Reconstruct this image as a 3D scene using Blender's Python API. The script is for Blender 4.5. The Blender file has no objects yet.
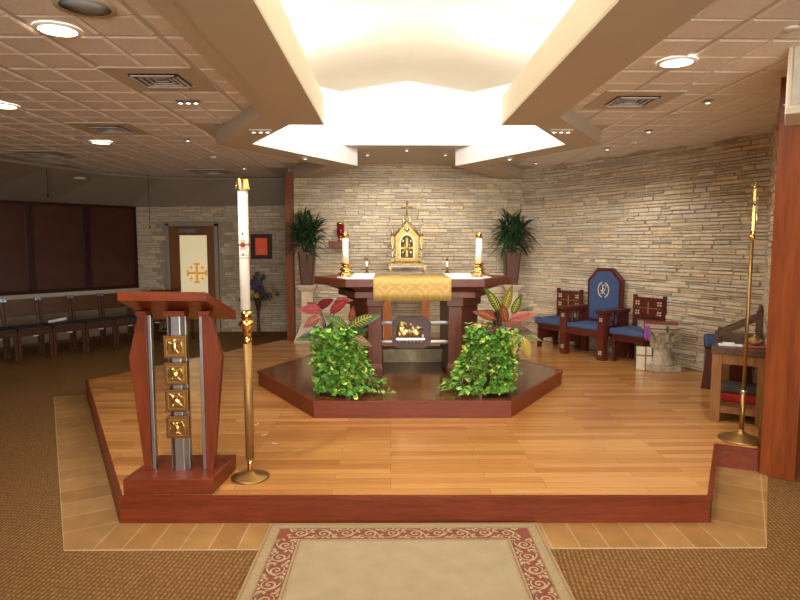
import bpy, math, random
from mathutils import Vector, Matrix
from mathutils.geometry import tessellate_polygon
S = bpy.context.scene
COL = S.collection
PI = math.pi
rnd = random.Random(7)

# ---------------------------------------------------------------- camera
cam_d = bpy.data.cameras.new('camera'); cam = bpy.data.objects.new('camera', cam_d); COL.objects.link(cam)
cam_d.sensor_width = 36; cam_d.lens = 610/800*36; cam_d.clip_start = .02; cam_d.clip_end = 60
cam.location = (0, 0, 1.65)
cam.rotation_euler = (PI/2 - math.atan(57/610), 0, -math.atan(9.5/610))
S.camera = cam
# ---------------------------------------------------------------- world / exposure
w = bpy.data.worlds.new('world'); S.world = w; w.use_nodes = True
w.node_tree.nodes['Background'].inputs[0].default_value = (.9, .8, .7, 1)
w.node_tree.nodes['Background'].inputs[1].default_value = .05
S.view_settings.view_transform = 'Standard'; S.view_settings.look = 'None'
S.view_settings.exposure = 0.0; S.view_settings.gamma = 1.0; S.view_settings.use_curve_mapping = False
# ---------------------------------------------------------------- lights
WARM = (1, .87, .72); WHITE = (1, .95, .88); COOL = (1, .98, .95)
def area(name, loc, size, power, color, target=None, size_y=None, spread=PI):
    l = bpy.data.lights.new(name, 'AREA'); l.energy = power; l.color = color
    l.shape = 'RECTANGLE' if size_y else 'DISK'; l.size = size
    if size_y: l.size_y = size_y
    l.spread = spread
    o = bpy.data.objects.new(name, l); COL.objects.link(o); o.location = loc
    d = (Vector(target) - Vector(loc)) if target else Vector((0, 0, -1))
    o.rotation_euler = d.to_track_quat('-Z', 'Y').to_euler()
    return o
def spot(name, loc, target, power, color, angle=60, blend=.6, r=.04):
    l = bpy.data.lights.new(name, 'SPOT'); l.energy = power; l.color = color
    l.spot_size = math.radians(angle); l.spot_blend = blend; l.shadow_soft_size = r
    o = bpy.data.objects.new(name, l); COL.objects.link(o); o.location = loc
    o.rotation_euler = (Vector(target) - Vector(loc)).to_track_quat('-Z', 'Y').to_euler()
    return o
# cove strips behind the lips of the two long beams, shining up into the vault
area('cove_light', (-.70, .9, 2.87), .10, 85, WHITE, None, 8.2).rotation_euler = (0, PI+.15, 0)
area('cove_light', (1.07, .9, 2.87), .10, 85, WHITE, None, 8.2).rotation_euler = (0, PI-.15, 0)
# added fill light behind the photographer, brightening ceiling and walls; no window there
area('nave_fill_light', (.8, -4.7, 1.35), 4.6, 235, (1, .94, .87), (.6, 5, 1.7), 2.0, math.radians(125))
area('cove_light', (-.9, 5.2, 3.25), .5, 62, COOL, (.2, 7.6, 3.0), .25)
area('cove_light', (1.28, 5.2, 3.25), .5, 62, COOL, (.2, 7.6, 3.0), .25)
# soffit spots on the altar, the platform, the wall
spot('spot_light', (-1.13, 5.42, 2.60), (0.0, 6.6, .4), 60, WHITE, 85)
spot('spot_light', (1.49, 5.38, 2.60), (0.5, 6.6, .4), 60, WHITE, 85)
spot('spot_light', (.21, 8.0, 2.82), (.23, 9.4, 1.9), 28, WHITE, 80, .9)
spot('spot_light', (-.31, 8.38, 2.82), (-.4, 9.4, 1.7), 40, WHITE, 80, .9)
spot('spot_light', (.74, 8.36, 2.82), (.85, 9.4, 1.7), 40, WHITE, 80, .9)
spot('spot_light', (1.44, 7.16, 2.60), (2.6, 8.2, .9), 40, WHITE, 95, .8)
spot('spot_light', (2.54, 7.24, 2.72), (3.2, 7.3, .8), 24, WHITE, 110, .8)
spot('spot_light', (2.48, 4.85, 2.72), (2.9, 5.6, .4), 20, WHITE, 110, .8)
for x, y in [(-1.0, 3.9), (1.3, 3.9)]:
    spot('spot_light', (x*1.5, y-1.2, 2.72), (x*.6, y+.6, .17), 90, WHITE, 100, .8)
# downlights in the ceiling fixtures, then added fill lamps behind the photographer
for x, y, p in [(-1.73, 3.32, 14), (1.76, 3.84, 14), (-3.13, 5.11, 5), (-3.19, 6.91, 4), (-2.2, -.6, 38), (2.6, -.6, 38), (-2.2, -3.2, 45), (2.6, -3.2, 45)]:
    area('downlight', (x, y, 2.745), .16, p, WARM)

# ---------------------------------------------------------------- mesh builder
class MB:
    def __init__(s): s.v = []; s.f = []; s.c = []; s.sm = []
    def add(s, vs, fs, col=None, smooth=False):
        b = len(s.v); s.v += [tuple(v) for v in vs]
        for f in fs: s.f.append(tuple(i+b for i in f)); s.c.append(col); s.sm.append(smooth)
        return s
    def box(s, x0, x1, y0, y1, z0, z1, col=None, M=None):
        vs = [Vector(p) for p in [(x0,y0,z0),(x1,y0,z0),(x1,y1,z0),(x0,y1,z0),(x0,y0,z1),(x1,y0,z1),(x1,y1,z1),(x0,y1,z1)]]
        if M: vs = [M @ v for v in vs]
        return s.add(vs, [(3,2,1,0),(4,5,6,7),(0,1,5,4),(1,2,6,5),(2,3,7,6),(3,0,4,7)], col)
    def prism(s, poly, z0, z1, top=None, col=None, M=None):
        """poly: list of (x,y) ; top: optional other list for a tapered prism"""
        n = len(poly); t = top or poly
        a = sum(poly[i][0]*poly[(i+1)%n][1]-poly[(i+1)%n][0]*poly[i][1] for i in range(n))
        if a < 0: poly = poly[::-1]; t = t[::-1]
        vs = [Vector((p[0],p[1],z0)) for p in poly]+[Vector((p[0],p[1],z1)) for p in t]
        if M: vs = [M @ v for v in vs]
        tri = tessellate_polygon([[Vector((p[0],p[1],0)) for p in poly]])
        fs = [(i,(i+1)%n,(i+1)%n+n,i+n) for i in range(n)]
        for tr in tri:
            q = [poly[i] for i in tr]
            ar = (q[1][0]-q[0][0])*(q[2][1]-q[0][1])-(q[1][1]-q[0][1])*(q[2][0]-q[0][0])
            tr = tuple(tr) if ar > 0 else tuple(tr)[::-1]
            fs.append(tuple(i+n for i in tr)); fs.append(tr[::-1])
        return s.add(vs, fs, col)
    def lathe(s, prof, c=(0,0,0), n=24, col=None, M=None, smooth=True, cap=True):
        """prof: [(r,z)] bottom to top"""
        vs = []; fs = []
        for r, z in prof:
            for k in range(n):
                a = 2*PI*k/n; v = Vector((c[0]+r*math.cos(a), c[1]+r*math.sin(a), c[2]+z)); vs.append(M @ v if M else v)
        for i in range(len(prof)-1):
            for k in range(n): fs.append((i*n+k, i*n+(k+1)%n, (i+1)*n+(k+1)%n, (i+1)*n+k))
        s.add(vs, fs, col, smooth)
        if cap:
            b = len(s.v)-len(vs)
            s.f.append(tuple(b+k for k in range(n))[::-1]); s.c.append(col); s.sm.append(False)
            s.f.append(tuple(b+(len(prof)-1)*n+k for k in range(n))); s.c.append(col); s.sm.append(False)
        return s
    def tube(s, pts, r, n=8, col=None, M=None):
        pts = [Vector(p) for p in pts]; rs = r if isinstance(r,(list,tuple)) else [r]*len(pts)
        vs = []; fs = []; up = Vector((0,0,1))
        for i, p in enumerate(pts):
            d = (pts[min(i+1,len(pts)-1)]-pts[max(i-1,0)]).normalized()
            a = d.cross(up if abs(d.z) < .95 else Vector((1,0,0))).normalized(); b = d.cross(a).normalized()
            for k in range(n):
                t = 2*PI*k/n; v = p+(a*math.cos(t)+b*math.sin(t))*rs[i]; vs.append(M @ v if M else v)
        for i in range(len(pts)-1):
            for k in range(n): fs.append((i*n+k, (i+1)*n+k, (i+1)*n+(k+1)%n, i*n+(k+1)%n))
        m = (len(pts)-1)*n
        fs.append(tuple(range(n))); fs.append(tuple(m+k for k in range(n))[::-1])
        return s.add(vs, fs, col, True)
    def ball(s, c, r, n=10, col=None, M=None):
        r = (r,r,r) if not isinstance(r,(tuple,list)) else r
        vs = []; fs = []; m = max(4, n//2+1)
        for i in range(m+1):
            t = PI*i/m
            for k in range(n):
                a = 2*PI*k/n; v = Vector((c[0]+r[0]*math.sin(t)*math.cos(a), c[1]+r[1]*math.sin(t)*math.sin(a), c[2]-r[2]*math.cos(t)))
                vs.append(M @ v if M else v)
        for i in range(m):
            for k in range(n): fs.append((i*n+k, i*n+(k+1)%n, (i+1)*n+(k+1)%n, (i+1)*n+k))
        return s.add(vs, fs, col, True)
    def outline(s, poly, d, M, col=None):
        """flat outline (u,v) given depth d: extruded along local -Y, u->X, v->Z, then M"""
        R = Matrix(((1,0,0,0),(0,0,-1,0),(0,1,0,0),(0,0,0,1)))
        return s.prism(poly, 0, d, col=col, M=M @ R)
    def leaf(s, base, d, up, L, W, droop, col, segs=4, fold=.25, tip=1.0, col2=None):
        """a leaf blade: two rows of quads about a midrib"""
        d = Vector(d).normalized(); side = d.cross(Vector(up)).normalized()
        if side.length < .1: side = Vector((1,0,0))
        nrm = side.cross(d).normalized(); p = Vector(base); vs = []; fs = []; cols = []
        for i in range(segs+1):
            t = i/segs; wd = W*.5*(math.sin(PI*min(1,t**.75*.97+.02))**.8)*tip
            if i in (segs,): wd = W*.02
            q = p+nrm*fold*wd
            vs += [p-side*wd+nrm*fold*wd, p, p+side*wd+nrm*fold*wd]
            dd = (d-Vector((0,0,1))*droop*t*1.6).normalized(); p = p+dd*(L/segs)
        for i in range(segs):
            a = i*3; fs += [(a,a+3,a+4,a+1),(a+1,a+4,a+5,a+2)]
        b = len(s.v); s.v += [tuple(v) for v in vs]
        for j, f in enumerate(fs):
            s.f.append(tuple(i+b for i in f)); s.sm.append(True)
            s.c.append(col2 if (col2 and j in (2,5)) else col)
        return s
    def build(s, name, mat, parent=None, loc=None, rotz=None, bevel=0, solid=0, sub=0):
        me = bpy.data.meshes.new(name); me.from_pydata(s.v, [], s.f); me.update()
        me.polygons.foreach_set('use_smooth', s.sm)
        if any(c is not None for c in s.c):
            at = me.color_attributes.new('Col', 'FLOAT_COLOR', 'CORNER'); arr = []
            for p, c in zip(me.polygons, s.c):
                c = c or (1,1,1)
                for _ in range(p.loop_total): arr += [c[0], c[1], c[2], 1]
            at.data.foreach_set('color', arr)
        me.materials.append(mat)
        o = bpy.data.objects.new(name, me); COL.objects.link(o)
        if parent: o.parent = parent
        if loc: o.location = loc
        if rotz is not None: o.rotation_euler.z = rotz
        if solid: m = o.modifiers.new('s','SOLIDIFY'); m.thickness = solid
        if bevel: m = o.modifiers.new('b','BEVEL'); m.width = bevel; m.segments = 2; m.limit_method = 'ANGLE'
        return o
def tag(o, label=None, cat=None, group=None, kind=None):
    if label: o['label'] = label
    if cat: o['category'] = cat
    if group: o['group'] = group
    if kind: o['kind'] = kind
    return o
def thing(name, label, cat, loc=(0,0,0), rotz=0, group=None):
    o = bpy.data.objects.new(name, None); COL.objects.link(o); o.empty_display_size = .1
    o.location = loc; o.rotation_euler = (0,0,rotz)
    return tag(o, label, cat, group)
def dup(root, loc, rotz, label, group=None):
    def cp(o, par):
        c = o.copy(); COL.objects.link(c); c.parent = par
        for ch in [k for k in allkids.get(o.name, [])]: cp(ch, c)
        return c
    allkids = {}
    for o in list(COL.objects):
        if o.parent: allkids.setdefault(o.parent.name, []).append(o)
    r = cp(root, None); r.location = loc; r.rotation_euler = (0,0,rotz); r['label'] = label
    if group: r['group'] = group
    return r
def T(x, y, z, rz=0, rx=0, ry=0):
    return Matrix.Translation((x,y,z)) @ Matrix.Rotation(rz,4,'Z') @ Matrix.Rotation(ry,4,'Y') @ Matrix.Rotation(rx,4,'X')

# ---------------------------------------------------------------- materials
def newmat(name, rough=.5, metal=0, spec=.5):
    m = bpy.data.materials.new(name); m.use_nodes = True; nt = m.node_tree; b = nt.nodes['Principled BSDF']
    b.inputs['Roughness'].default_value = rough; b.inputs['Metallic'].default_value = metal
    b.inputs['Specular IOR Level'].default_value = spec
    return m, nt, b
def N(nt, t, **kw):
    n = nt.nodes.new(t)
    for k, v in kw.items():
        if k in n.inputs.keys(): n.inputs[k].default_value = v
        else: setattr(n, k, v)
    return n
def ramp(nt, fac, stops, interp='LINEAR'):
    r = nt.nodes.new('ShaderNodeValToRGB'); r.color_ramp.interpolation = interp
    e = r.color_ramp.elements
    while len(e) < len(stops): e.new(.5)
    for el, (p, c) in zip(e, stops): el.position = p; el.color = (*c, 1)
    nt.links.new(fac, r.inputs[0]); return r.outputs[0]
def mul(nt, a, b, mode='MULTIPLY', f=1):
    m = nt.nodes.new('ShaderNodeMix'); m.data_type = 'RGBA'; m.blend_type = mode; m.inputs[0].default_value = f
    for i, x in ((6,a),(7,b)):
        if isinstance(x, tuple): m.inputs[i].default_value = (*x,1)
        else: nt.links.new(x, m.inputs[i])
    return m.outputs[2]
def bump(nt, b, h, strength=.3, dist=.005):
    n = nt.nodes.new('ShaderNodeBump'); n.inputs['Strength'].default_value = strength; n.inputs['Distance'].default_value = dist
    nt.links.new(h, n.inputs['Height']); nt.links.new(n.outputs[0], b.inputs['Normal'])
def coords(nt, scale=(1,1,1), rot=(0,0,0), loc=(0,0,0)):
    tc = nt.nodes.new('ShaderNodeTexCoord'); mp = nt.nodes.new('ShaderNodeMapping')
    mp.inputs['Scale'].default_value = scale; mp.inputs['Rotation'].default_value = rot; mp.inputs['Location'].default_value = loc
    nt.links.new(tc.outputs['Object'], mp.inputs[0]); return mp.outputs[0]
def noise(nt, vec, scale, detail=4, rough=.5, dist=0):
    n = N(nt, 'ShaderNodeTexNoise'); n.inputs['Scale'].default_value = scale; n.inputs['Detail'].default_value = detail
    n.inputs['Roughness'].default_value = rough; n.inputs['Distortion'].default_value = dist
    nt.links.new(vec, n.inputs['Vector']); return n.outputs['Fac']
def plain(name, c, rough=.5, metal=0, var=.12, sc=20, bmp=0):
    m, nt, b = newmat(name, rough, metal); f = noise(nt, coords(nt), sc)
    col = ramp(nt, f, [(.3, tuple(x*(1-var) for x in c)), (.7, tuple(min(1,x*(1+var)) for x in c))])
    nt.links.new(col, b.inputs['Base Color'])
    if bmp: bump(nt, b, f, bmp, .004)
    return m
def attrmat(name, rough=.5, var=.15, sc=30, bmp=0, bd=.006, metal=0):
    m, nt, b = newmat(name, rough, metal); a = N(nt, 'ShaderNodeAttribute'); a.attribute_name = 'Col'
    f = noise(nt, coords(nt), sc, 6, .6)
    v = ramp(nt, f, [(.25, (1-var,)*3), (.75, (1+var*.3,)*3)])
    nt.links.new(mul(nt, a.outputs['Color'], v), b.inputs['Base Color'])
    if bmp: bump(nt, b, f, bmp, bd)
    return m
def wood(name, c1, c2, rough=.35, axis='Z', sc=1, coat=.2):
    m, nt, b = newmat(name, rough)
    s = {'X': (1.2,14,14), 'Y': (14,1.2,14), 'Z': (14,14,1.2)}[axis]
    v = coords(nt, tuple(k*sc for k in s))
    f = noise(nt, v, 2.2, 6, .6, .6); g = noise(nt, v, 9, 3, .5)
    c = ramp(nt, f, [(.3, c1), (.72, c2)])
    c = mul(nt, c, ramp(nt, g, [(.3, (.8,.8,.8)), (.6, (1,1,1))]))
    nt.links.new(c, b.inputs['Base Color'])
    b.inputs['Specular IOR Level'].default_value = .32; b.inputs['Coat Weight'].default_value = coat; b.inputs['Coat Roughness'].default_value = .2
    bump(nt, b, g, .05, .002); return m
def planks(name, cols, rough, w=.083, L=.95, gap=.0012):
    m, nt, b = newmat(name, rough); v = coords(nt)
    br = N(nt, 'ShaderNodeTexBrick'); br.offset = .37; br.offset_frequency = 3; br.squash = 1.0
    for k, x in (('Color1',(0,0,0,1)),('Color2',(1,1,1,1)),('Mortar',(.5,.5,.5,1)),('Scale',1.0),('Mortar Size',gap),('Mortar Smooth',.2),('Bias',0),('Brick Width',L),('Row Height',w)):
        br.inputs[k].default_value = x
    nt.links.new(v, br.inputs['Vector'])
    g = noise(nt, coords(nt, (1.5,26,1)), 3, 6, .6, .5)
    c = ramp(nt, br.outputs['Color'], [(.0, cols[0]), (.35, cols[1]), (.7, cols[2]), (1, cols[3])])
    c = mul(nt, c, ramp(nt, g, [(.25, (.80,.76,.72)), (.65, (1.05,1.04,1.03))]))
    c = mul(nt, c, tuple(x*.45 for x in cols[0]), 'MIX'); nt.links.new(br.outputs['Fac'], c.node.inputs[0])
    nt.links.new(c, b.inputs['Base Color']); b.inputs['Coat Weight'].default_value = .25; b.inputs['Coat Roughness'].default_value = .12
    return m
def metalm(name, c, rough=.25, var=.08, sc=12):
    return plain(name, c, rough, 1.0, var, sc)

M = {}
M['cherry'] = wood('cherry_wood', (.135,.023,.007), (.225,.042,.011), .38, 'X', 1, .08)
M['cherryZ'] = wood('cherry_upright', (.125,.023,.007), (.215,.042,.011), .38, 'Z', 1, .08)
M['pillar'] = wood('pillar_wood', (.155,.032,.007), (.275,.066,.014), .42, 'Z', .5, .08)
M['altar'] = wood('altar_wood', (.090,.022,.010), (.155,.040,.017), .42, 'X', 1, .08)
M['altarZ'] = wood('altar_leg_wood', (.085,.021,.011), (.145,.038,.018), .42, 'Z', 1, .08)
M['chairw'] = wood('dark_mahogany', (.075,.016,.010), (.14,.030,.016), .35, 'Z')
M['oldoak'] = wood('old_oak', (.20,.085,.024), (.33,.155,.048), .45, 'Z')
M['walnut'] = wood('grey_walnut', (.07,.035,.022), (.14,.075,.045), .45, 'Y')
M['navew'] = wood('nave_chair_wood', (.065,.022,.009), (.12,.045,.017), .4, 'X')
M['post'] = wood('orange_post_wood', (.42,.13,.035), (.56,.19,.05), .4, 'Z')
M['oak'] = planks('oak_floor', [(.46,.195,.055),(.56,.265,.078),(.62,.305,.096),(.68,.355,.125)], .24)
M['dark_oak'] = planks('dark_floor', [(.075,.028,.011),(.105,.040,.015),(.135,.052,.019),(.165,.068,.026)], .13)
M['soffit'] = plain('tan_paint', (.58,.495,.37), .8, 0, .03, 2)
M['white'] = plain('white_paint', (.86,.85,.81), .8, 0, .02, 2)
M['cream'] = plain('cream_paint', (.72,.65,.51), .8, 0, .02, 2)
M['dry'] = plain('drywall_paint', (.38,.32,.25), .8, 0, .04, 2)
M['brass'] = metalm('polished_brass', (.80,.50,.16), .16)
M['satin'] = metalm('satin_brass', (.40,.245,.085), .42)
M['gold'] = metalm('gilt', (.62,.43,.17), .30, .3, 60)
M['tgold'] = metalm('tabernacle_gilt', (.46,.32,.12), .48, .35, 40)
M['rgold'] = metalm('relief_gilt', (.80,.58,.25), .28, .2, 60)
M['silver'] = metalm('silver', (.74,.72,.66), .32)
M['steel'] = metalm('brushed_steel', (.42,.43,.46), .35)
M['bronze'] = metalm('bronze_frame', (.30,.16,.055), .4)
M['blue'] = plain('blue_fabric', (.048,.088,.20), .9, 0, .15, 150, .2)
M['blue2'] = M['blue']
M['red'] = plain('red_fabric', (.38,.012,.012), .85, 0, .1, 90, .2)
M['greyf'] = plain('grey_fabric', (.09,.075,.07), .9, 0, .1, 90, .2)
M['wax'] = plain('candle_wax', (.88,.85,.76), .5, 0, .03, 5)
M['linen'] = plain('white_linen', (.86,.86,.88), .85, 0, .03, 30)
M['castst'] = plain('cast_stone', (.60,.50,.36), .85, 0, .15, 14, .3)
M['castst2'] = plain('carved_stone', (.46,.39,.28), .9, 0, .25, 18, .5)
M['vase'] = plain('brown_vase', (.095,.036,.019), .4, 0, .12, 8)
M['redglass'] = plain('red_glass', (.16,.006,.012), .08)
M['black'] = plain('black_metal', (.02,.02,.02), .4)
M['cover'] = plain('red_book_cover', (.20,.035,.022), .5)
M['pages'] = plain('page_edges', (.50,.40,.25), .8)
M['paper'] = plain('paper', (.75,.74,.70), .7)
M['ribbonband'] = plain('brown_band', (.25,.13,.08), .7)
M['leaf'] = attrmat('leaf', .35, .15, 25)
M['petal'] = attrmat('petal', .6, .15, 40)
M['stone'] = attrmat('ledge_stone', .9, .24, 16, .8, .010)
M['tile_dark'] = plain('vent_dark', (.06,.07,.09), .5)
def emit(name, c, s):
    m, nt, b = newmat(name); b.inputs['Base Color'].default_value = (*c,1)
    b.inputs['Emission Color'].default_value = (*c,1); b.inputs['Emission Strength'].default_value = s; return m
M['lamp'] = emit('lamp_glow', (1,.93,.8), 8)
M['halo'] = emit('halogen_glow', (1,.97,.95), 3)
# carpet: woven loop, warm brown with lighter diagonal ticks
m, nt, b = newmat('carpet', .95, 0, .1)
def band(rot, sc, dist, dsc):
    w_ = N(nt, 'ShaderNodeTexWave'); w_.inputs['Scale'].default_value = sc; w_.inputs['Distortion'].default_value = dist
    w_.inputs['Detail'].default_value = 3; w_.inputs['Detail Scale'].default_value = dsc
    nt.links.new(coords(nt, (1,1,1), (0,0,rot)), w_.inputs['Vector']); return w_.outputs['Color']
wa = band(.12, 13, 3.0, 4); wb = band(PI/2+.15, 9, 5.0, 5)
f1 = mul(nt, wa, wb, 'MULTIPLY', .55)
f1 = mul(nt, f1, noise(nt, coords(nt, (90,30,1), (0,0,.2)), 1.0, 3), 'MIX', .45)
c = ramp(nt, f1, [(.12, (.155,.068,.024)), (.42, (.225,.115,.042)), (.78, (.37,.235,.098))])
c = mul(nt, c, ramp(nt, noise(nt, coords(nt), 240, 2), [(.3,(.76,.74,.72)),(.7,(1.08,1.08,1.08))]))
c = mul(nt, c, ramp(nt, noise(nt, coords(nt), .8, 2), [(.3,(.92,.90,.88)),(.7,(1.0,1.0,1.0))]))
nt.links.new(c, b.inputs['Base Color']); bump(nt, b, f1, .4, .004); M['carpet'] = m
# border tiles
def bricktile(name, wd, rh):
    m, nt, b = newmat(name, .45); br = N(nt, 'ShaderNodeTexBrick'); br.offset = 0
    for k, x in (('Color1',(.36,.19,.062,1)),('Color2',(.45,.265,.098,1)),('Mortar',(.54,.41,.25,1)),('Scale',1.0),('Mortar Size',.0035),('Mortar Smooth',.1),('Brick Width',wd),('Row Height',rh)):
        br.inputs[k].default_value = x
    nt.links.new(coords(nt), br.inputs['Vector'])
    c = mul(nt, br.outputs['Color'], ramp(nt, noise(nt, coords(nt), 7, 5), [(.3,(.82,.8,.76)),(.7,(1.08,1.06,1.03))]))
    nt.links.new(c, b.inputs['Base Color']); return m
M['tileF'] = bricktile('border_tile', .155, .9)
M['tileS'] = bricktile('border_tile_side', .9, .22)
# acoustic ceiling tile: 610 mm panels scored at 305 mm, bevelled edges
m, nt, b = newmat('acoustic_tile', .9)
def brick(nt, size, ms, smooth, off):
    br = N(nt, 'ShaderNodeTexBrick'); br.offset = 0
    for k, x in (('Color1',(1,1,1,1)),('Color2',(1,1,1,1)),('Mortar',(0,0,0,1)),('Scale',1.0),('Mortar Size',ms),('Mortar Smooth',smooth),('Brick Width',size),('Row Height',size)):
        br.inputs[k].default_value = x
    nt.links.new(coords(nt, loc=off), br.inputs['Vector']); return br
c = ramp(nt, noise(nt, coords(nt), 90, 3), [(.3,(.76,.695,.62)),(.7,(.88,.815,.735))])
nt.links.new(c, b.inputs['Base Color']); M['ceil'] = m

def struct(o): o['kind'] = 'structure'; return o
# ================================================================ STRUCTURE
struct(MB().box(-9,6.5,-5,12,-.1,0).build('floor', M['carpet']))
WALLC = [(2.04,9.52),(2.53,9.0),(2.85,8.40),(3.27,7.58),(3.62,6.90),(3.90,6.22)]
PLAT = [(-1.6,3.47),(1.885,3.42),(2.41,4.33),(2.66,4.21),(3.90,6.20),(3.6,6.9),(3.24,7.57),(2.82,8.4),(2.52,9.0),(2.06,9.54),(-1.56,9.5),(-3.32,6.56)]
def inset(poly, d):
    n = len(poly); out = []
    a = sum(poly[i][0]*poly[(i+1)%n][1]-poly[(i+1)%n][0]*poly[i][1] for i in range(n)); sg = 1 if a > 0 else -1
    for i in range(n):
        p0, p1, p2 = Vector(poly[i-1]), Vector(poly[i]), Vector(poly[(i+1)%n])
        e1 = (p1-p0).normalized(); e2 = (p2-p1).normalized()
        n1 = Vector((-e1.y,e1.x))*sg; n2 = Vector((-e2.y,e2.x))*sg
        bis = (n1+n2).normalized(); out.append(tuple(p1+bis*d/max(.3,bis.dot(n1))))
    return out
def platform(name, poly, z0, z1, floor_m, rim=.03):
    r = bpy.data.objects.new(name, None); COL.objects.link(r); struct(r)
    MB().prism(inset(poly, .012), z0, z1-.02).build('riser', M['cherry'], r)
    # nosing frame as a ring
    inn = inset(poly, rim); n = len(poly); b = MB()
    for i in range(n):
        j = (i+1)%n; b.prism([poly[i],poly[j],inn[j],inn[i]], z1-.02, z1)
    b.build('nosing', M['cherry'], r)
    MB().prism(inn, z1-.02, z1-.001).build('floor_boards', floor_m, r)
    return r
platform('platform', PLAT, 0, .17, M['oak'])
PRED = [(-.66,5.07),(1.03,5.05),(1.81,6.28),(1.20,7.55),(-.80,7.55),(-1.40,6.31)]
platform('altar_step', PRED, .17, .32, M['dark_oak'], .022)
# tile border, three strips following the platform edge
def strip(name, poly, ang, mat, org):
    R = Matrix.Rotation(-ang, 2); q = [R @ (Vector(p)-Vector(org)) for p in poly]
    o = MB().prism([tuple(p) for p in q], 0, .006).build(name, mat, None, (org[0],org[1],0), ang); struct(o)
strip('trim_1', [(-1.76,3.17),(2.04,3.14),(1.885,3.44),(-1.6,3.49)], math.atan2(-.03,3.8), M['tileF'], (-1.76,3.17))
strip('trim_2', [(-1.76,3.17),(-1.6,3.48),(-3.32,6.58),(-3.62,6.48)], math.atan2(-1.72,-3.1)*0+math.radians(29.2), M['tileS'], (-1.76,3.17))
strip('trim_3', [(2.04,3.14),(2.66,4.13),(2.7,4.25),(2.41,4.36),(1.885,3.43)], math.radians(-30), M['tileS'], (2.04,3.14))
# ledgestone walls, every stone a block with its own projection
def stone_wall(name, pts, z0, z1, seed, side=1, row=(.028,.064), hole=None):
    R = random.Random(seed); pts = [Vector(p) for p in pts]; seg = [(pts[i+1]-pts[i]).length for i in range(len(pts)-1)]; L = sum(seg)
    def at(s_):
        s_ = max(0, min(L, s_))
        for i, l in enumerate(seg):
            if s_ <= l or i == len(seg)-1: return pts[i]+(pts[i+1]-pts[i])*(s_/l)
            s_ -= l
    def nr(s_):
        a = at(s_-.05); b_ = at(s_+.05); d = (b_-a).normalized(); return Vector((-d.y,d.x))*side
    b = MB(); MORT = (.46,.38,.27)
    ss = [0]
    for l in seg: ss.append(ss[-1]+l)
    for i in range(len(seg)):
        p, q = pts[i], pts[i+1]; n0, n1 = nr(ss[i]), nr(ss[i+1])
        a0, a1 = p-n0*.12, q-n1*.12
        b.prism([tuple(p),tuple(q),tuple(a1),tuple(a0)], z0, z1, col=MORT)
    z = z0
    while z < z1-.005:
        h = min(R.uniform(*row), z1-z); s_ = -R.uniform(0,.25)
        if z1-z-h < .03: h = z1-z
        while s_ < L:
            w_ = R.uniform(.09,.40); a, e = max(s_,0), min(s_+w_, L)
            if e-a > .02 and not (hole and a < hole[1] and e > hole[0] and z < hole[3] and z+h > hole[2]):
                parts = [(z,h)] if (h < .05 or R.random() < .5) else [(z,h*.5),(z+h*.5,h*.5)]
                for zz, hh in parts:
                    d = R.uniform(.010,.036); g = .0012; i_ = .005
                    pa, pb = at(a), at(e); na, nb = nr(a+.01), nr(e-.01)
                    j = lambda k=.005: R.uniform(-k,k)
                    t0, t1 = R.uniform(-.006,.006), R.uniform(-.006,.006)
                    def P(p, n_, off, u, zc): u_ = (pb-pa).normalized(); q = p+n_*off+u_*u; return (q.x,q.y,zc)
                    q0, q1 = zz+g+t0*.5, zz+hh-g
                    vs = [P(pa,na,-.002,g,q0),P(pb,nb,-.002,-g,q0+t1*.5),P(pb,nb,-.002,-g,q1),P(pa,na,-.002,g,q1),
                          P(pa,na,d+j(),g+i_,q0+i_),P(pb,nb,d+j(),-g-i_,q0+i_+t1*.5),P(pb,nb,d+j(),-g-i_,q1-i_),P(pa,na,d+j(),g+i_,q1-i_)]
                    v = R.uniform(.91,1.08); wm = R.uniform(-.05,.06)
                    base = (.74*v*(1+wm), .63*v, .46*v*(1-wm*1.6))
                    if R.random() < .08: base = (.62*v,.51*v,.36*v)
                    b.add(vs, [(4,5,6,7),(0,1,5,4),(1,2,6,5),(2,3,7,6),(3,0,4,7)] if side == -1 else [(7,6,5,4),(4,5,1,0),(5,6,2,1),(6,7,3,2),(7,4,0,3)], base)
            s_ += w_
        z += h
    return struct(b.build(name, M['stone']))
stone_wall('wall_back', [(-1.56,9.47),(2.06,9.54)], 0, 2.95, 3, side=-1)
stone_wall('wall_right', WALLC, 0, 2.80, 5, side=-1)
stone_wall('wall_side', [(3.89,6.24),(2.84,4.42)], 0, 2.80, 8, side=-1)
stone_wall('wall_left_back', [(-4.66,11.34),(-1.5,11.34)], 0, 2.34, 11, side=-1, row=(.04,.085), hole=(.56,1.50,0,2.02))
# plain walls
struct(MB().box(-4.8,-1.4,11.46,11.56,0,2.9).build('wall_rear', M['dry']))
struct(MB().prism([(-8.6,6.5),(-4.66,11.36),(-4.80,11.46),(-8.75,6.6)],0,2.6).build('wall_left', M['dry']))
struct(MB().prism([(-8.6,-5),(-8.75,-5),(-8.75,6.6),(-8.6,6.5)],0,2.9).build('wall_far_left', M['dry']))
struct(MB().box(-8.75,6.6,-5.1,-5,0,2.9).build('wall_front', M['dry']))
struct(MB().box(6.4,6.5,-5,6.5,0,2.9).build('wall_far_right', M['dry']))
struct(MB().box(4.02,6.5,6.3,6.4,0,2.9).build('wall_corridor', M['dry']))
struct(MB().box(-1.570,-1.50,9.52,11.3,0,2.9).build('wall_partition', M['dry']))
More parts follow.
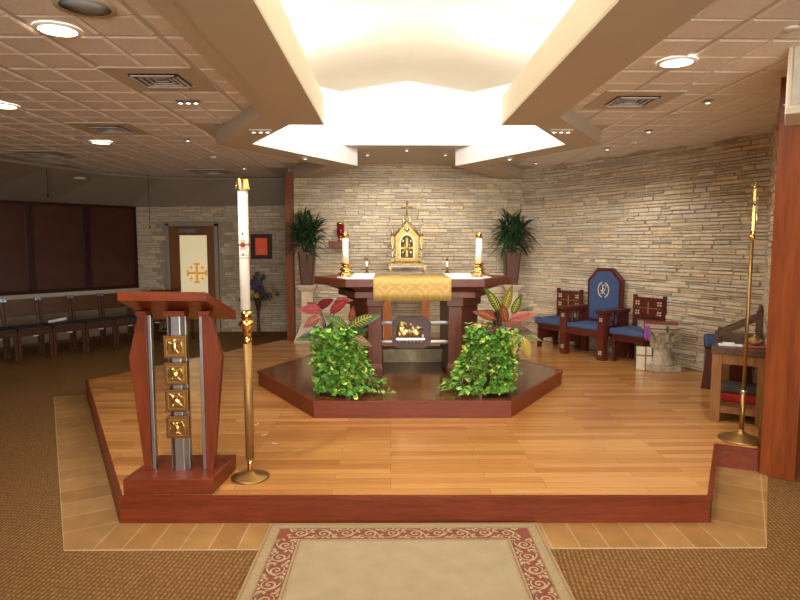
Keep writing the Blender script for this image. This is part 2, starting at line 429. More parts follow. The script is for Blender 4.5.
# tile ceiling left and right of the tan soffit
LE = [(-1.6,10.75),(-2.77,10.75),(-3.93,10.62),(-4.60,9.89),(-4.91,9.02),(-5.16,8.30),(-5.3,7.2),(-5.45,5.5),(-5.5,-5)]
SL = [(-.99,-5),(-.99,4.82),(-1.735,6.22),(-.8,7.95),(-1.56,9.5)]
M['ceil_groove_shade'] = plain('ceiling_groove_shade', (.60,.54,.475), .9, 0, .05, 40)  # ceiling plane darker than the tile pads: groove shade put into its colour
struct(MB().prism(SL+LE, 2.77, 2.80).build('ceiling', M['ceil_groove_shade']))
struct(MB().prism([(1.32,-5),(1.32,4.86),(2.10,6.17),(1.22,7.93),(2.06,9.54),(2.62,9.06),(4.1,6.2),(6.4,6.2),(6.4,-5)],2.77,2.80).build('ceiling', M['ceil_groove_shade']))
def inside(p, poly):
    c = False; n = len(poly)
    for i in range(n):
        (x1,y1),(x2,y2) = poly[i], poly[i-1]
        if (y1 > p[1]) != (y2 > p[1]) and p[0] < (x2-x1)*(p[1]-y1)/(y2-y1)+x1: c = not c
    return c
def pads(polys, hug):
    b = MB(); g = .305
    for i in range(-16, 28):
        for j in range(-14, 26):
            x0 = -1.86+g*i; y0 = 3.44+g*j; x1 = x0+g; y1 = y0+g
            cs = [inside(p, polys) for p in ((x0,y0),(x1,y0),(x1,y1),(x0,y1))]
            near = abs((x0+x1)/2) < 2.6
            if not (all(cs) or (near and sum(cs) >= 2 and y1 < 6.1)): continue
            a = .016 if i % 2 == 0 else .006; c = .006 if i % 2 == 0 else .016   # wider joint on the panel edge than on the score line
            e = .016 if j % 2 == 0 else .006; h = .006 if j % 2 == 0 else .016
            X0, X1, Y0, Y1, t = x0+a, x1-c, y0+e, y1-h, .014
            b.add([(X0,Y0,2.77),(X1,Y0,2.77),(X1,Y1,2.77),(X0,Y1,2.77),(X0+t,Y0+t,2.761),(X1-t,Y0+t,2.761),(X1-t,Y1-t,2.758),(X0+t,Y1-t,2.761)],
                  [(7,6,5,4),(4,5,1,0),(5,6,2,1),(6,7,3,2),(7,4,0,3)])
    return b
CR = [(1.32,-5),(1.32,4.86),(2.10,6.17),(1.22,7.93),(2.06,9.54),(2.62,9.06),(4.1,6.2),(6.4,6.2),(6.4,-5)]
struct(pads(SL+LE, 1).build('ceiling_panels', M['ceil'])); struct(pads(CR, 1).build('ceiling_panels', M['ceil']))
# sloping plaster strip between the tile edge and the low outer walls
b = MB(); wl = [(-1.55,11.36),(-2.77,11.36),(-3.9,11.36),(-4.74,11.30),(-5.6,10.22),(-6.4,9.24),(-7.3,8.1),(-8.65,6.55),(-8.65,-5)]
for i in range(len(LE)-1):
    b.add([(*LE[i],2.77),(*LE[i+1],2.77),(*wl[i+1],2.34),(*wl[i],2.34)], [(0,1,2,3)])
o = b.build('ceiling_slope', M['dry'], solid=-.04); struct(o)
o = bpy.data.objects.new('soffit', None); COL.objects.link(o); struct(o)
LI = [(-.57,-5),(-.57,5.11),(-.79,5.11),(-1.38,6.21),(-.42,7.94),(-1.08,9.5)]
MB().prism([(-.99,-5)]+LI+[(-1.56,9.5),(-.80,7.95),(-1.735,6.22),(-.99,4.82)], 2.63, 2.845).build('beam', M['soffit'], o)
RI = [(.94,-5),(.94,5.10),(1.16,5.10),(1.76,6.20),(.83,7.93),(1.68,9.5)]
MB().prism([(1.32,-5)]+RI+[(2.06,9.5),(1.22,7.93),(2.10,6.17),(1.32,4.86)], 2.63, 2.845).build('beam', M['soffit'], o)
MB().prism([(-.86,-5),(-.543,-5),(-.543,5.11),(-.86,5.11)],2.612,2.632).build('beam_casing', M['soffit'], o)
MB().prism([(.913,-5),(1.20,-5),(1.20,5.10),(.913,5.10)],2.612,2.632).build('beam_casing', M['soffit'], o)
MB().prism([(-.60,7.64),(-.42,7.94),(-1.08,9.5),(1.68,9.5),(.83,7.93),(1.0,7.64)], 2.847, 2.93).build('panel', M['soffit'], o)
# light well above the opening
o = bpy.data.objects.new('light_well', None); COL.objects.link(o); struct(o)
def wallseg(p, q, z0, z1, th, mat, nm='well_wall'):
    p, q = Vector(p), Vector(q); d = (q-p).normalized(); n_ = Vector((-d.y,d.x))*th
    MB().prism([tuple(p),tuple(q),tuple(q+n_),tuple(p+n_)], z0, z1).build(nm, mat, o)
W_ = M['white']
wallseg((-.62,7.62),(1.02,7.62),2.845,3.70,.06,W_)
wallseg((-1.38,6.21),(-.60,7.62),2.845,3.70,.06,W_)
wallseg((-.85,5.05),(-1.38,6.21),2.845,3.70,.06,W_)
wallseg((1.0,7.62),(1.76,6.20),2.845,3.70,.06,W_)
wallseg((1.76,6.20),(1.22,5.05),2.845,3.70,.06,W_)
wallseg((-.85,-5),(-.85,5.05),2.845,3.55,.05,W_,'cove_wall')
wallseg((1.22,5.05),(1.22,-5),2.845,3.55,.05,W_,'cove_wall')
def zr(x): return 3.61-.165*abs(x-.2)
b = MB()
for x0, x1 in ((-1.5,.2),(.2,1.9)):
    b.add([(x0,-5,zr(x0)),(x1,-5,zr(x1)),(x1,7.7,zr(x1)),(x0,7.7,zr(x0)),(x0,-5,zr(x0)+.05),(x1,-5,zr(x1)+.05),(x1,7.7,zr(x1)+.05),(x0,7.7,zr(x0)+.05)],
          [(3,2,1,0),(4,5,6,7),(0,1,5,4),(1,2,6,5),(2,3,7,6),(3,0,4,7)])
b.build('vault_ceiling', M['cream'], o)
for p, q in (((-.79,5.105),(-1.375,6.205)),((-1.375,6.205),(-.425,7.93)),((.835,7.92),(1.755,6.195)),((1.755,6.195),(1.16,5.095))):
    wallseg(p, q, 2.632, 2.86, -.006, W_, 'well_facing')
# inner lips of the cove are cream
MB().box(-.572,-.545,-5,5.11,2.63,2.845).build('cove_lip', M['cream'], o)
MB().box(.915,.942,-5,5.10,2.63,2.845).build('cove_lip', M['cream'], o)
# pillars
struct(MB().prism([(2.636,4.195),(2.79,4.04),(3.02,4.28),(2.86,4.44)],0,2.77).build('trim_4', M['pillar'], bevel=.006))
struct(MB().box(-1.585,-1.475,9.28,9.50,.0,2.70).build('trim_5', M['pillar'], bevel=.004))
struct(MB().box(4.0,6.4,6.27,6.3,0,.12).build('baseboard_right', M['cherry']))

# ================================================================ LEFT WALL WINDOWS AND DOOR
pA, pB = Vector((-8.05,7.17)), Vector((-4.68,11.33)); dW = (pB-pA).normalized(); angW = math.atan2(dW.y,dW.x)
mw = wood('window_wood', (.035,.010,.008), (.065,.018,.012), .4, 'X'); mp = plain('dark_red_pane', (.085,.026,.012), .45, 0, .2, 3)
wr = bpy.data.objects.new('window_1', None); COL.objects.link(wr); struct(wr); wr.location = (pA.x,pA.y,0); wr.rotation_euler.z = angW
LW = (pB-pA).length
b = MB(); nb_ = 6; zb, zt = .83, 2.31
b.box(0,LW,-.06,.02,zb,zb+.06); b.box(0,LW,-.06,.02,zt-.05,zt)
for k in range(nb_+1):
    x = LW-k*(LW/nb_); b.box(max(0,x-.07),min(LW,x+.05),-.055,.02,zb+.06,zt-.05)
b.build('window_frame', mw, wr, bevel=.003)
for k in range(nb_):
    x = LW-k*(LW/nb_); MB().box(x-LW/nb_+.05,x-.07,-.02,.01,zb+.06,zt-.05).build('pane', mp, wr)
struct(MB().box(0,LW+.1,-.035,.02,zb-.10,zb).build('window_sill', M['cream'], wr)); del bpy.data.objects['window_sill']['kind']
dr = bpy.data.objects.new('door_1', None); COL.objects.link(dr); struct(dr)
mdw = wood('door_wood', (.20,.08,.03), (.30,.13,.045), .4, 'Z')
b = MB(); b.box(-4.04,-3.86,11.26,11.32,0,1.96); b.box(-3.36,-3.22,11.26,11.32,0,1.96); b.box(-3.86,-3.36,11.26,11.32,1.79,1.96); b.box(-3.86,-3.36,11.26,11.32,0,.45)
b.build('door_panel', mdw, dr, bevel=.004)
b = MB(); b.box(-4.10,-4.04,11.24,11.36,0,2.0); b.box(-3.22,-3.16,11.24,11.36,0,2.0); b.box(-4.10,-3.16,11.24,11.36,1.96,2.02); b.build('door_frame', M['dry'], dr)
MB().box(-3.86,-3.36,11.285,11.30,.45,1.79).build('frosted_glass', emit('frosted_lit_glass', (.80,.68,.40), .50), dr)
MB().box(-3.85,-3.55,11.20,11.26,1.84,1.90).build('door_closer', M['steel'], dr)
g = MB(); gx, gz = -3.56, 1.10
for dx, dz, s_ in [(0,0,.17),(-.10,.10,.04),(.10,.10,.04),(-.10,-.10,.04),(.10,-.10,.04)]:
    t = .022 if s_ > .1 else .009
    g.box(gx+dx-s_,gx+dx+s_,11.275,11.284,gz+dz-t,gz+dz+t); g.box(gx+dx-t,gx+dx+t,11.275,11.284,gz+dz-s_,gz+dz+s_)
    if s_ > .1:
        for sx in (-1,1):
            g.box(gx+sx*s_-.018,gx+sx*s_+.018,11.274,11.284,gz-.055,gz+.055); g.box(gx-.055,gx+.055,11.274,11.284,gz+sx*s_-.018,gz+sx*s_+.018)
g.build('cross_emblem', emit('backlit_gold_glow', (.80,.42,.06), .35), dr)  # cross glows in its own colour to stand for light behind the glass
# framed red picture
r = thing('framed_picture', 'small dark framed red picture on the stone wall near the glazed door', 'picture', (-2.365,11.24,1.36))
b = MB(); b.box(-.19,.19,0,.05,0,.07); b.box(-.19,.19,0,.05,.38,.45); b.box(-.19,-.11,0,.05,.07,.38); b.box(.11,.19,0,.05,.07,.38); b.build('frame', M['black'] if 0 else wood('picture_frame', (.05,.015,.01), (.09,.025,.015), .5, 'Z'), r, bevel=.004)
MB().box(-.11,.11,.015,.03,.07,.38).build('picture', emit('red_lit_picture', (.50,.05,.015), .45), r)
b = MB()
for x in (-.045,-.01,.03): b.ball((x,.012,.12),(.012,.004,.035),8); b.ball((x,.012,.165),(.010,.004,.012),8)
b.build('figures', plain('pale_orange', (.85,.45,.2), .6), r)
# hanging cords
for x, y, z0, lab in [(-3.93,10.1,1.93,'long thin dark cord hanging from the ceiling before the stone wall'), (-4.95,9.0,2.35,'thin short cord hanging from the ceiling above the dark windows')]:
    r = thing('hanging_cord', lab, 'cord', (x,y,z0)); MB().tube([(0,0,0),(0,0,2.77-z0 if y<10.5 else .6)],.004,6).build('cord', M['black'], r); MB().lathe([(.004,0),(.014,.01),(.012,.03),(.004,.045)],(0,0,-.04),10).build('weight', M['black'], r)

# ================================================================ CEILING FITTINGS
vent_m = plain('vent_metal', (.60,.58,.55), .5)
def vent(x, y, lab, dark=False, z=2.77):
    r = thing('ceiling_vent', lab, 'vent', (x,y,z-.012), 0, None)
    b = MB(); o_, i_ = .295, .17
    for a in ((-o_,o_,-o_,-i_),(-o_,o_,i_,o_),(-o_,-i_,-i_,i_),(i_,o_,-i_,i_)): b.box(*a,-.006,.004)
    b.build('frame', M['soffit'], r)
    MB().box(-i_,i_,-i_,i_,0,.004).build('duct_opening', M['tile_dark'], r)
    for k in range(4):
        q = i_-.012-k*.038; b = MB()
        for a in ((-q,q,-q,-q+.016),(-q,q,q-.016,q),(-q,-q+.016,-q,q),(q-.016,q,-q,q)): b.box(*a,-.020+k*.004,-.014+k*.004)
        b.build('louver', vent_m, r)
vent(-1.56,4.30,'square louvered ceiling vent nearest the left beam'); vent(-2.72,6.10,'louvered ceiling vent between the two left round ceiling lights')
vent(-4.30,7.85,'dim louvered ceiling vent far left above the windows'); vent(-2.79,9.70,'dark louvered ceiling vent far back above the door'); vent(1.88,4.85,'louvered ceiling vent right of the right beam')
def downlight(x, y, lab, lit=True, r0=.095, z=2.77):
    r = thing('ceiling_light', lab, 'ceiling light', (x,y,z-.022), 0, None)
    MB().lathe([(r0*.98,0),(r0*1.2,.0),(r0*1.22,.010)],n=32,cap=False).build('trim_ring', M['white'], r)
    MB().lathe([(r0,.004),(r0*.5,.0035)],n=32).build('lens', M['lamp'] if lit else M['steel'], r)
downlight(-1.73,3.32,'large lit round ceiling light nearest the left beam'); downlight(-3.13,5.11,'lit round ceiling light cut by the left edge of the picture'); downlight(-3.19,6.91,'small looking lit round ceiling light farthest back on the left'); downlight(1.76,3.84,'lit round ceiling light on the right side')
r = thing('ceiling_speaker', 'round grey ceiling speaker grille at the top left', 'speaker', (-1.43,3.0,2.748))
MB().lathe([(.112,0),(.135,0),(.137,.010)],n=32,cap=False).build('ring', M['soffit'], r); MB().lathe([(.114,.004),(.02,.0035)],n=32).build('grille', plain('grille', (.42,.45,.50), .6), r)
def spotfix(x, y, z, lab, n=1, lit=True):
    r = thing('spotlight_fixture', lab, 'spotlight', (x,y,z-(.034 if z == 2.77 else .022)), 0, None)
    MB().box(-.035-.03*(n-1),.035+.03*(n-1),-.035,.035,.016,.022).build('plate', M['steel'] if z > 2.7 else M['white'], r)
    for k in range(n):
        xx = (k-(n-1)/2)*.06
        h = MB().lathe([(.012,.016),(.022,.010),(.027,0)],(xx,0,0),16).build('lamp_head', M['silver'], r)
        MB().lathe([(.017,-.001),(.004,-.002)],(xx,0,0),12).build('bulb', M['halo'] if lit else M['steel'], h)
spotfix(-1.58,4.92,2.77,'triple halogen ceiling spotlight left of the left beam',3); spotfix(-2.17,6.7,2.77,'ceiling spotlight on the tiles, middle left'); spotfix(-2.15,9.15,2.77,'small ceiling spotlight at the back left near the candle top')
spotfix(2.0,8.48,2.77,'farthest ceiling spotlight on the right, over the small left chair'); spotfix(2.54,7.24,2.77,'ceiling spotlight above the blue throne chair'); spotfix(2.55,6.11,2.77,'second nearest ceiling spotlight on the right tiles'); spotfix(2.48,4.85,2.77,'nearest ceiling spotlight on the right tiles')
spotfix(-1.13,5.45,2.63,'triple spotlight in the left tan soffit',3); spotfix(-1.38,6.97,2.63,'single spotlight in the left soffit, nearer one of two') if 0 else None
spotfix(-.98,7.15,2.63,'single spotlight in the back left soffit'); spotfix(1.49,5.41,2.63,'triple spotlight in the right tan soffit',3); spotfix(1.38,7.16,2.63,'single spotlight in the back right soffit')
spotfix(-.31,8.38,2.845,'left spotlight in the panel over the tabernacle'); spotfix(.21,7.95,2.845,'middle spotlight in the panel over the tabernacle'); spotfix(.74,8.36,2.845,'right spotlight in the panel over the tabernacle')
for x, y, z, lab in [(-4.75,9.55,2.62,'dim recessed light in the sloping plaster above the dark windows'),(-3.98,10.86,2.66,'dim recessed light in the sloping plaster above the door')]:
    r = thing('recessed_light', lab, 'ceiling light', (x,y,z))
    MB().lathe([(.06,0),(.085,0),(.085,.03)],n=24,cap=False).build('trim_ring', M['cream'], r); MB().lathe([(.06,.004),(.02,.003)],n=24).build('lens', plain('dim_lens', (.8,.75,.68), .4), r)
for x, y, lab in [(-2.29,8.06,'small round smoke detector on the left ceiling tiles'),(2.44,5.33,'small round sprinkler cover on the right ceiling tiles'),(2.08,3.25,'small round sprinkler cover at the top right corner'),(2.69,6.82,'pale smoke detector on the right ceiling tiles near the wall')]:
    tag(MB().lathe([(.025,-.022),(.042,-.016),(.045,0.005)] if 'smoke' in lab else [(.020,-.007),(.036,-.005),(.038,.005)],(0,0,0),20).build('smoke_detector' if 'smoke' in lab else 'sprinkler_cover', M['ceil'], None, (x,y,2.758)), lab, 'smoke detector' if 'smoke' in lab else 'sprinkler cover')
# loudspeaker box under the ceiling, right
r = thing('wall_speaker', 'cream box speaker fixed under the ceiling in front of the right wooden pillar', 'speaker', (2.27,3.56,2.385), -math.radians(33))
MB().box(0,.62,0,.40,0,.38).build('cabinet', M['cream'], r, bevel=.01); MB().box(.03,.59,-.012,0,.05,.37).build('grille', plain('cream_cloth', (.62,.60,.50), .9), r); MB().box(0,.62,-.02,0,0,.035).build('bottom_rail', M['cream'], r, bevel=.004)
b = MB(); b.ball((-.006,.02,.06),.006,8); b.ball((-.006,.02,.35),.006,8); b.build('screw', M['steel'], r)

# ================================================================ RUG
r = thing('area_rug', 'beige area rug with a red scroll border in front of the platform step', 'rug', (.075,3.428,.0), -.01)
r.scale.z = 1.9
RW, RL = .78, 3.4
def rect_ring(b, o_, i_, z0, z1):
    (x0,x1,y0,y1), (a0,a1,c0,c1) = o_, i_
    b.prism([(x0,y0),(x1,y0),(a1,c0),(a0,c0)],z0,z1); b.prism([(x1,y0),(x1,y1),(a1,c1),(a1,c0)],z0,z1); b.prism([(x1,y1),(x0,y1),(a0,c1),(a1,c1)],z0,z1); b.prism([(x0,y1),(x0,y0),(a0,c0),(a0,c1)],z0,z1)
def R4(m_): return (-RW+m_,RW-m_,-RL+m_,-m_)
mr = plain('beige_wool', (.38,.31,.195), .95, 0, .07, 9, .3)
mr2 = plain('beige_rim', (.36,.275,.155), .95, 0, .12, 60, .3); mred = plain('red_wool', (.23,.065,.040), .95, 0, .12, 80, .3)
b = MB(); rect_ring(b, R4(0), R4(.075), 0, .012); b.build('rim', mr2, r, bevel=.003)
b = MB(); rect_ring(b, R4(.012), R4(.022), .012, .0128); rect_ring(b, R4(.066), R4(.071), .012, .0128); b.build('rim_lines', plain('tan_line', (.30,.20,.10), .95), r)
b = MB(); rect_ring(b, R4(.075), R4(.195), 0, .0125); b.build('red_border', mred, r)
b = MB(); rect_ring(b, R4(.195), R4(.225), 0, .012); b.build('inner_rim', mr2, r)
x0,x1,y0,y1 = R4(.225); MB().box(x0,x1,y0,y1,0,.0125).build('field', mr, r)
b = MB()
def ribbon(pts, wd):
    pts = [Vector(p) for p in pts]; vs = []; n = len(pts)
    for i, p in enumerate(pts):
        d = (pts[min(i+1,n-1)]-pts[max(i-1,0)]).normalized(); s_ = Vector((-d.y,d.x))*wd*(.45+.55*math.sin(PI*min(1,(i+.6)/n)))
        vs += [(p.x-s_.x,p.y-s_.y,.0135),(p.x+s_.x,p.y+s_.y,.0135)]
    b.add(vs, [(2*i+1,2*i,2*i+2,2*i+3) for i in range(n-1)])
def scroll_run(p, q, flip):
    p, q = Vector(p), Vector(q); L = (q-p).length; d = (q-p)/L; n_ = Vector((-d.y,d.x)); k = max(1,round(L/.13)); u = L/k
    for i in range(k):
        sgn = 1 if (i % 2 == 0) else -1
        o_ = p+d*(u*(i+.5)); mp_ = lambda a, c: (o_+d*a+n_*c*sgn)
        sp = []
        for t in range(19):
            th = t/18*PI*2.9; rr = .010+.034*(t/18); sp.append(mp_(math.cos(th)*rr*1.05, math.sin(th)*rr+.004))
        ribbon(sp, .0050)
        ribbon([mp_(-u*.5,-.036),mp_(-u*.25,-.048),mp_(0,-.043),mp_(u*.25,-.02),mp_(u*.5,.036)], .0045)
        for a, c, da, dc in [(.045,-.035,.02,-.016),(-.05,.02,-.012,.03),(.052,.028,.010,.022),(-.02,-.05,-.025,.006),(.0,-.0,.012,.010),(.02,.045,.02,.006),(-.03,.048,-.018,.004),(.03,-.05,.02,.002),(-.06,-.045,.012,-.008),(.0,.052,.006,.006),(-.052,-.01,-.016,-.012)]:
            ribbon([mp_(a,c),mp_(a+da*.6,c+dc*.6),mp_(a+da*1.2,c+dc*1.2)], .0075)
m_ = .135; e = .06
scroll_run((-RW+m_+e-.06,-m_),(RW-m_-e+.06,-m_),1); scroll_run((-RW+m_,-m_-.07),(-RW+m_,-RL+m_),1); scroll_run((RW-m_,-m_-.07),(RW-m_,-RL+m_),1)
b.build('scroll_pattern', plain('cream_scroll', (.47,.36,.22), .95, 0, .1, 60), r)
b = MB(); rect_ring(b, R4(.206), R4(.212), .012, .0128); b.build('inner_line', plain('tan_line2', (.30,.17,.09), .95), r)

# ================================================================ ALTAR
AX = .245
r = thing('altar', 'dark reddish wooden altar with stepped edges and carved centre plaque on the raised step', 'altar', (AX,6.0,.32))
def hexa(fw, tw, y0, y1, y2): return [(-fw,y0),(fw,y0),(tw,y1),(fw,y2),(-fw,y2),(-tw,y1)]
MB().prism(hexa(.69,1.055,0,.52,1.30), .895,.975).build('mensa', M['altar'], r, bevel=.004)
MB().prism(hexa(.52,.66,.10,.56,1.12), .79,.895, top=hexa(.64,.97,.04,.52,1.25)).build('under_bevel', M['altar'], r)
MB().prism(hexa(.655,.80,.06,.50,1.20), .790,.850).build('frieze', M['altar'], r, bevel=.003) if 0 else None
b = MB(); b.prism(hexa(.60,.80,.03,.50,1.22), .785,.845); b.build('frieze', M['altar'], r, bevel=.003)
for sx in (-1,1):
    q = [(.335*sx,.06),(.47*sx,.06),(.67*sx,.36),(.67*sx,.86),(.47*sx,1.12),(.335*sx,1.12)]
    up = [(.315*sx,.045),(.48*sx,.045),(.70*sx,.34),(.70*sx,.88),(.48*sx,1.15),(.315*sx,1.15)]
    lo = [(.325*sx,.03),(.50*sx,.03),(.73*sx,.33),(.73*sx,.89),(.50*sx,1.16),(.325*sx,1.16)]
    lg = MB().prism(q, .10, .70).build('leg', M['altarZ'], r, bevel=.004)
    MB().prism(up, .70, .785).build('capital', M['altarZ'], lg, bevel=.004)
    MB().prism(lo, 0, .07).prism(lo, .07,.12, top=q).build('foot', M['altarZ'], lg)
for z in (.335,.53): MB().tube([(-.42,.10,z),(.42,.10,z)], .019, 12).build('rod', metalm('rod_steel', (.93,.94,.96), .6), r)
MB().box(-.335,.335,.72,.95,0,.15).build('stone_plinth', plain('plinth_stone', (.34,.27,.17), .85, 0, .25, 16, .5), r, bevel=.004)
pl = MB().outline([(-.135,-.16),(.135,-.16),(.195,-.10),(.195,.10),(.135,.16),(-.135,.16),(-.195,.10),(-.195,-.10)], .035, T(-.035,.10,.435)).build('plaque', plain('plaque_wood', (.060,.026,.022), .5), r, bevel=.002)
b = MB(); D = .058
MBt = T(-.045,.10-.035,.435)
for cx, cz, rx, rz in [(-.09,.02,.042,.055),(-.09,.075,.03,.02),(-.065,-.01,.05,.05),(-.01,.0,.05,.035),(.045,0,.045,.042),(.02,.06,.018,.02),(.075,.045,.03,.022),(.0,.082,.02,.018),(-.11,-.02,.03,.045),(.06,-.015,.05,.03)]:
    b.ball((cx,0,cz),(rx,.022,rz),12,M=MBt)
b.tube([(-.14,0,.0),(-.13,0,.07),(-.09,0,.105),(-.05,0,.09),(-.035,0,.05)],.009,8,M=MBt); b.tube([(.03,0,.0),(.06,0,.05),(.10,0,.055),(.12,0,.03)],.008,8,M=MBt)
b.build('gilt_relief', M['gold'], pl)
b = MB(); b.box(-.145,.145,-.012,0,-.075,-.055,M=MBt); b.ball((.125,-.005,-.045),(.014,.01,.03),8,M=MBt); b.ball((.02,-.022,.045),(.022,.008,.010),8,M=MBt); b.ball((-.01,-.022,.015),(.014,.008,.02),8,M=MBt); b.ball((-.12,-.005,-.052),(.02,.01,.012),8,M=MBt); b.build('silver_base', M['silver'], pl)
b = MB()
for k in range(7): b.lathe([(.002,-.014),(.010,0),(.002,.014)],((k-3)*.036,-.002,-.095),6,M=MBt)
b.build('gilt_studs', M['gold'], pl)
# cloths
CL = .975
poly = [(-.685,.012),(.64,.012),(.80,.30),(.66,1.20),(-.66,1.20),(-.80,.30)]
o = MB().prism(poly, CL, CL+.006).build('altar_cloth', M['linen'], None, (AX,6.0,.32)); tag(o, 'white linen cloth spread over the altar top', 'cloth')
mg, nt, bb = newmat('gold_brocade', .55); vv = coords(nt, (1,1,1))
vo = N(nt, 'ShaderNodeTexVoronoi'); vo.feature = 'F1'; vo.inputs['Scale'].default_value = 5; vo.inputs['Randomness'].default_value = 0
nt.links.new(vv, vo.inputs['Vector']); mt = N(nt,'ShaderNodeMath', operation='MULTIPLY'); mt.inputs[1].default_value = 26; nt.links.new(vo.outputs['Distance'], mt.inputs[0])
sn = N(nt,'ShaderNodeMath', operation='SINE'); nt.links.new(mt.outputs[0], sn.inputs[0])
nt.links.new(ramp(nt, sn.outputs[0], [(.2,(.43,.27,.060)),(.8,(.50,.335,.105))]), bb.inputs['Base Color'])
b = MB(); nx = 40
for s_, (ya, yb, za, zb_) in enumerate([(1.10,-.006,CL+.012,CL+.012),(-.006,-.012,CL+.012,CL-.02)]): pass
prof = [(1.0,CL+.010),(.3,CL+.010),(.02,CL+.010),(-.008,CL+.004),(-.012,CL-.06),(-.014,CL-.14),(-.014,CL-.215)]
vs = []; fs = []
for i in range(nx+1):
    x = -.415+.77*i/nx
    for j, (yy, zz) in enumerate(prof):
        wv_ = .006*math.sin(x*23+1)*max(0,j-3)/3; vs.append((x, yy-abs(wv_)-.001, zz+.003*math.sin(x*9)*(j==6)))
for i in range(nx):
    for j in range(len(prof)-1): a = i*len(prof)+j; fs.append((a,a+1,a+1+len(prof),a+len(prof)))
b.add(vs, fs, smooth=True); o = b.build('altar_runner', mg, None, (AX,6.0,.32), solid=.003); tag(o, 'yellow gold brocade frontal draped over the altar front edge', 'altar cloth')
# big altar candlesticks
def stick(x, y, z, lab, lab2):
    r = thing('candlestick', lab, 'candlestick', (x,y,z), 0, None)
    for a in (PI/2*k+PI/4 for k in range(4)): MB().ball((.062*math.cos(a),.062*math.sin(a),.016),(.020,.020,.016),10).build('claw_foot', M['brass'], r)
    MB().lathe([(.060,.018),(.080,.026),(.076,.040),(.056,.050),(.046,.062),(.064,.074),(.060,.088),(.036,.100),(.034,.110),(.050,.118),(.052,.124),(.030,.130)],n=28).build('stem', M['brass'], r)
    MB().lathe([(.028,.128),(.058,.138),(.060,.144),(.034,.147)],n=28).build('drip_pan', M['brass'], r)
    c = thing('altar_candle', lab2, 'candle', (x,y,z+.148))
    MB().lathe([(.032,0),(.032,.27)],n=20).build('wax', M['wax'], c); MB().lathe([(.034,.25),(.034,.292),(.028,.305),(.012,.31)],n=20).build('follower', M['brass'], c)
stick(-.46,6.28,1.3015,'ornate brass candlestick standing on the left end of the altar','white altar candle in the left brass candlestick'); stick(.905,6.26,1.3015,'ornate brass candlestick standing on the right end of the altar','white altar candle in the right brass candlestick')
for x, nm in ((-.275,'left'),(.66,'right')):
    r = thing('chamber_candlestick', 'small flat dish candlestick at the back %s of the altar'%nm, 'candlestick', (x,7.12,1.302))
    MB().lathe([(.03,0),(.028,.012),(.012,.02),(.012,.035),(.062,.040),(.066,.048),(.014,.046),(.018,.07)],n=20).build('dish', M['bronze'], r)
    c = thing('small_candle', 'short white candle in the small %s dish candlestick'%nm, 'candle', (x,7.12,1.352))
    MB().lathe([(.014,0),(.014,.10)],n=12).build('wax', M['wax'], c); MB().lathe([(.016,.09),(.016,.125),(.005,.13)],n=12).build('follower', M['bronze'], c)

# ================================================================ TABERNACLE
r = thing('tabernacle_table', 'wooden table with orange posts behind the altar carrying the tabernacle', 'table', (.245,8.95,.17))
for x in (-.29,.275): MB().box(x-.055,x+.055,-.09,.02,0,.98).build('leg', M['post'], r, bevel=.004)
MB().box(-.33,.33,.10,.14,.62,.98).build('back_panel', M['walnut'], r)
MB().box(-.45,.45,-.22,.20,.98,1.03).build('tabletop', M['cherry'], r, bevel=.004)
r = thing('tabernacle_stand', 'white topped stand with brass legs under the golden tabernacle', 'stand', (.245,8.9,1.20))
MB().box(-.27,.27,-.19,.19,.105,.125).build('top', M['linen'], r, bevel=.003)
for sx in (-1,1):
    for sy in (-1,1): MB().box(sx*.245-.012,sx*.245+.012,sy*.16-.012,sy*.16+.012,0,.105).build('leg', M['brass'], r)
r = thing('tabernacle', 'golden gothic gabled tabernacle with a pointed arch door and cross on top', 'tabernacle', (.235,8.9,1.325))
MB().box(-.245,.245,-.17,.15,0,.035).prism([(-.225,-.155),(.225,-.155),(.225,.14),(-.225,.14)],.035,.06, top=[(-.19,-.13),(.19,-.13),(.19,.13),(-.19,.13)]).build('base', M['tgold'], r, bevel=.003)
def gothic(w_, h0, h1, n=7):
    pts = [(w_,0),(w_,h0)]
    for k in range(1,n): t = k/n; pts.append((w_*math.cos(t*PI/2)**.8, h0+(h1-h0)*math.sin(t*PI/2)**1.15))
    pts.append((0,h1)); return pts+[(-x,z) for x, z in reversed(pts[:-1])]
MB().outline([(-.165,0),(.165,0),(.165,.37),(0,.56),(-.165,.37)], .25, T(0,.12,.06)).build('body', M['tgold'], r, bevel=.003)
dd = MB().outline(gothic(.105,.22,.36), .012, T(0,-.13,.10)).build('door_frame', metalm('pale_gilt', (.62,.52,.32), .45), r)
MB().outline(gothic(.088,.205,.325), .010, T(0,-.142,.112)).build('door', metalm('old_gold', (.13,.085,.035), .6), r)
b = MB(); b.box(-.09,.09,-.165,-.152,.24,.27); b.box(-.016,.016,-.165,-.152,.13,.40); b.ball((0,-.158,.255),(.035,.012,.035),12)
for a in range(4): b.ball((.05*math.cos(PI/4+a*PI/2),-.156,.255+.05*math.sin(PI/4+a*PI/2)),(.018,.008,.018),8)
b.build('door_cross', M['tgold'], r)
for sx in (-1,1):
    for dz in (.17,.33): MB().ball((sx*.055,-.154,dz+.02),(.020,.006,.026),10).build('enamel_panel', M['steel'], r)
MB().ball((0,-.14,.52),(.035,.02,.035),12).build('medallion', M['silver'], r)
b = MB()
for sx in (-1,1): b.tube([(sx*.185,-.135,.42),(sx*.09,-.135,.53),(0,-.135,.645)],.012,8)
for k in range(5):
    for sx in (-1,1): t = k/4.5; b.ball((sx*.185*(1-t),-.135,.44+.225*t),.014,8)
b.build('gable_crockets', M['tgold'], r)
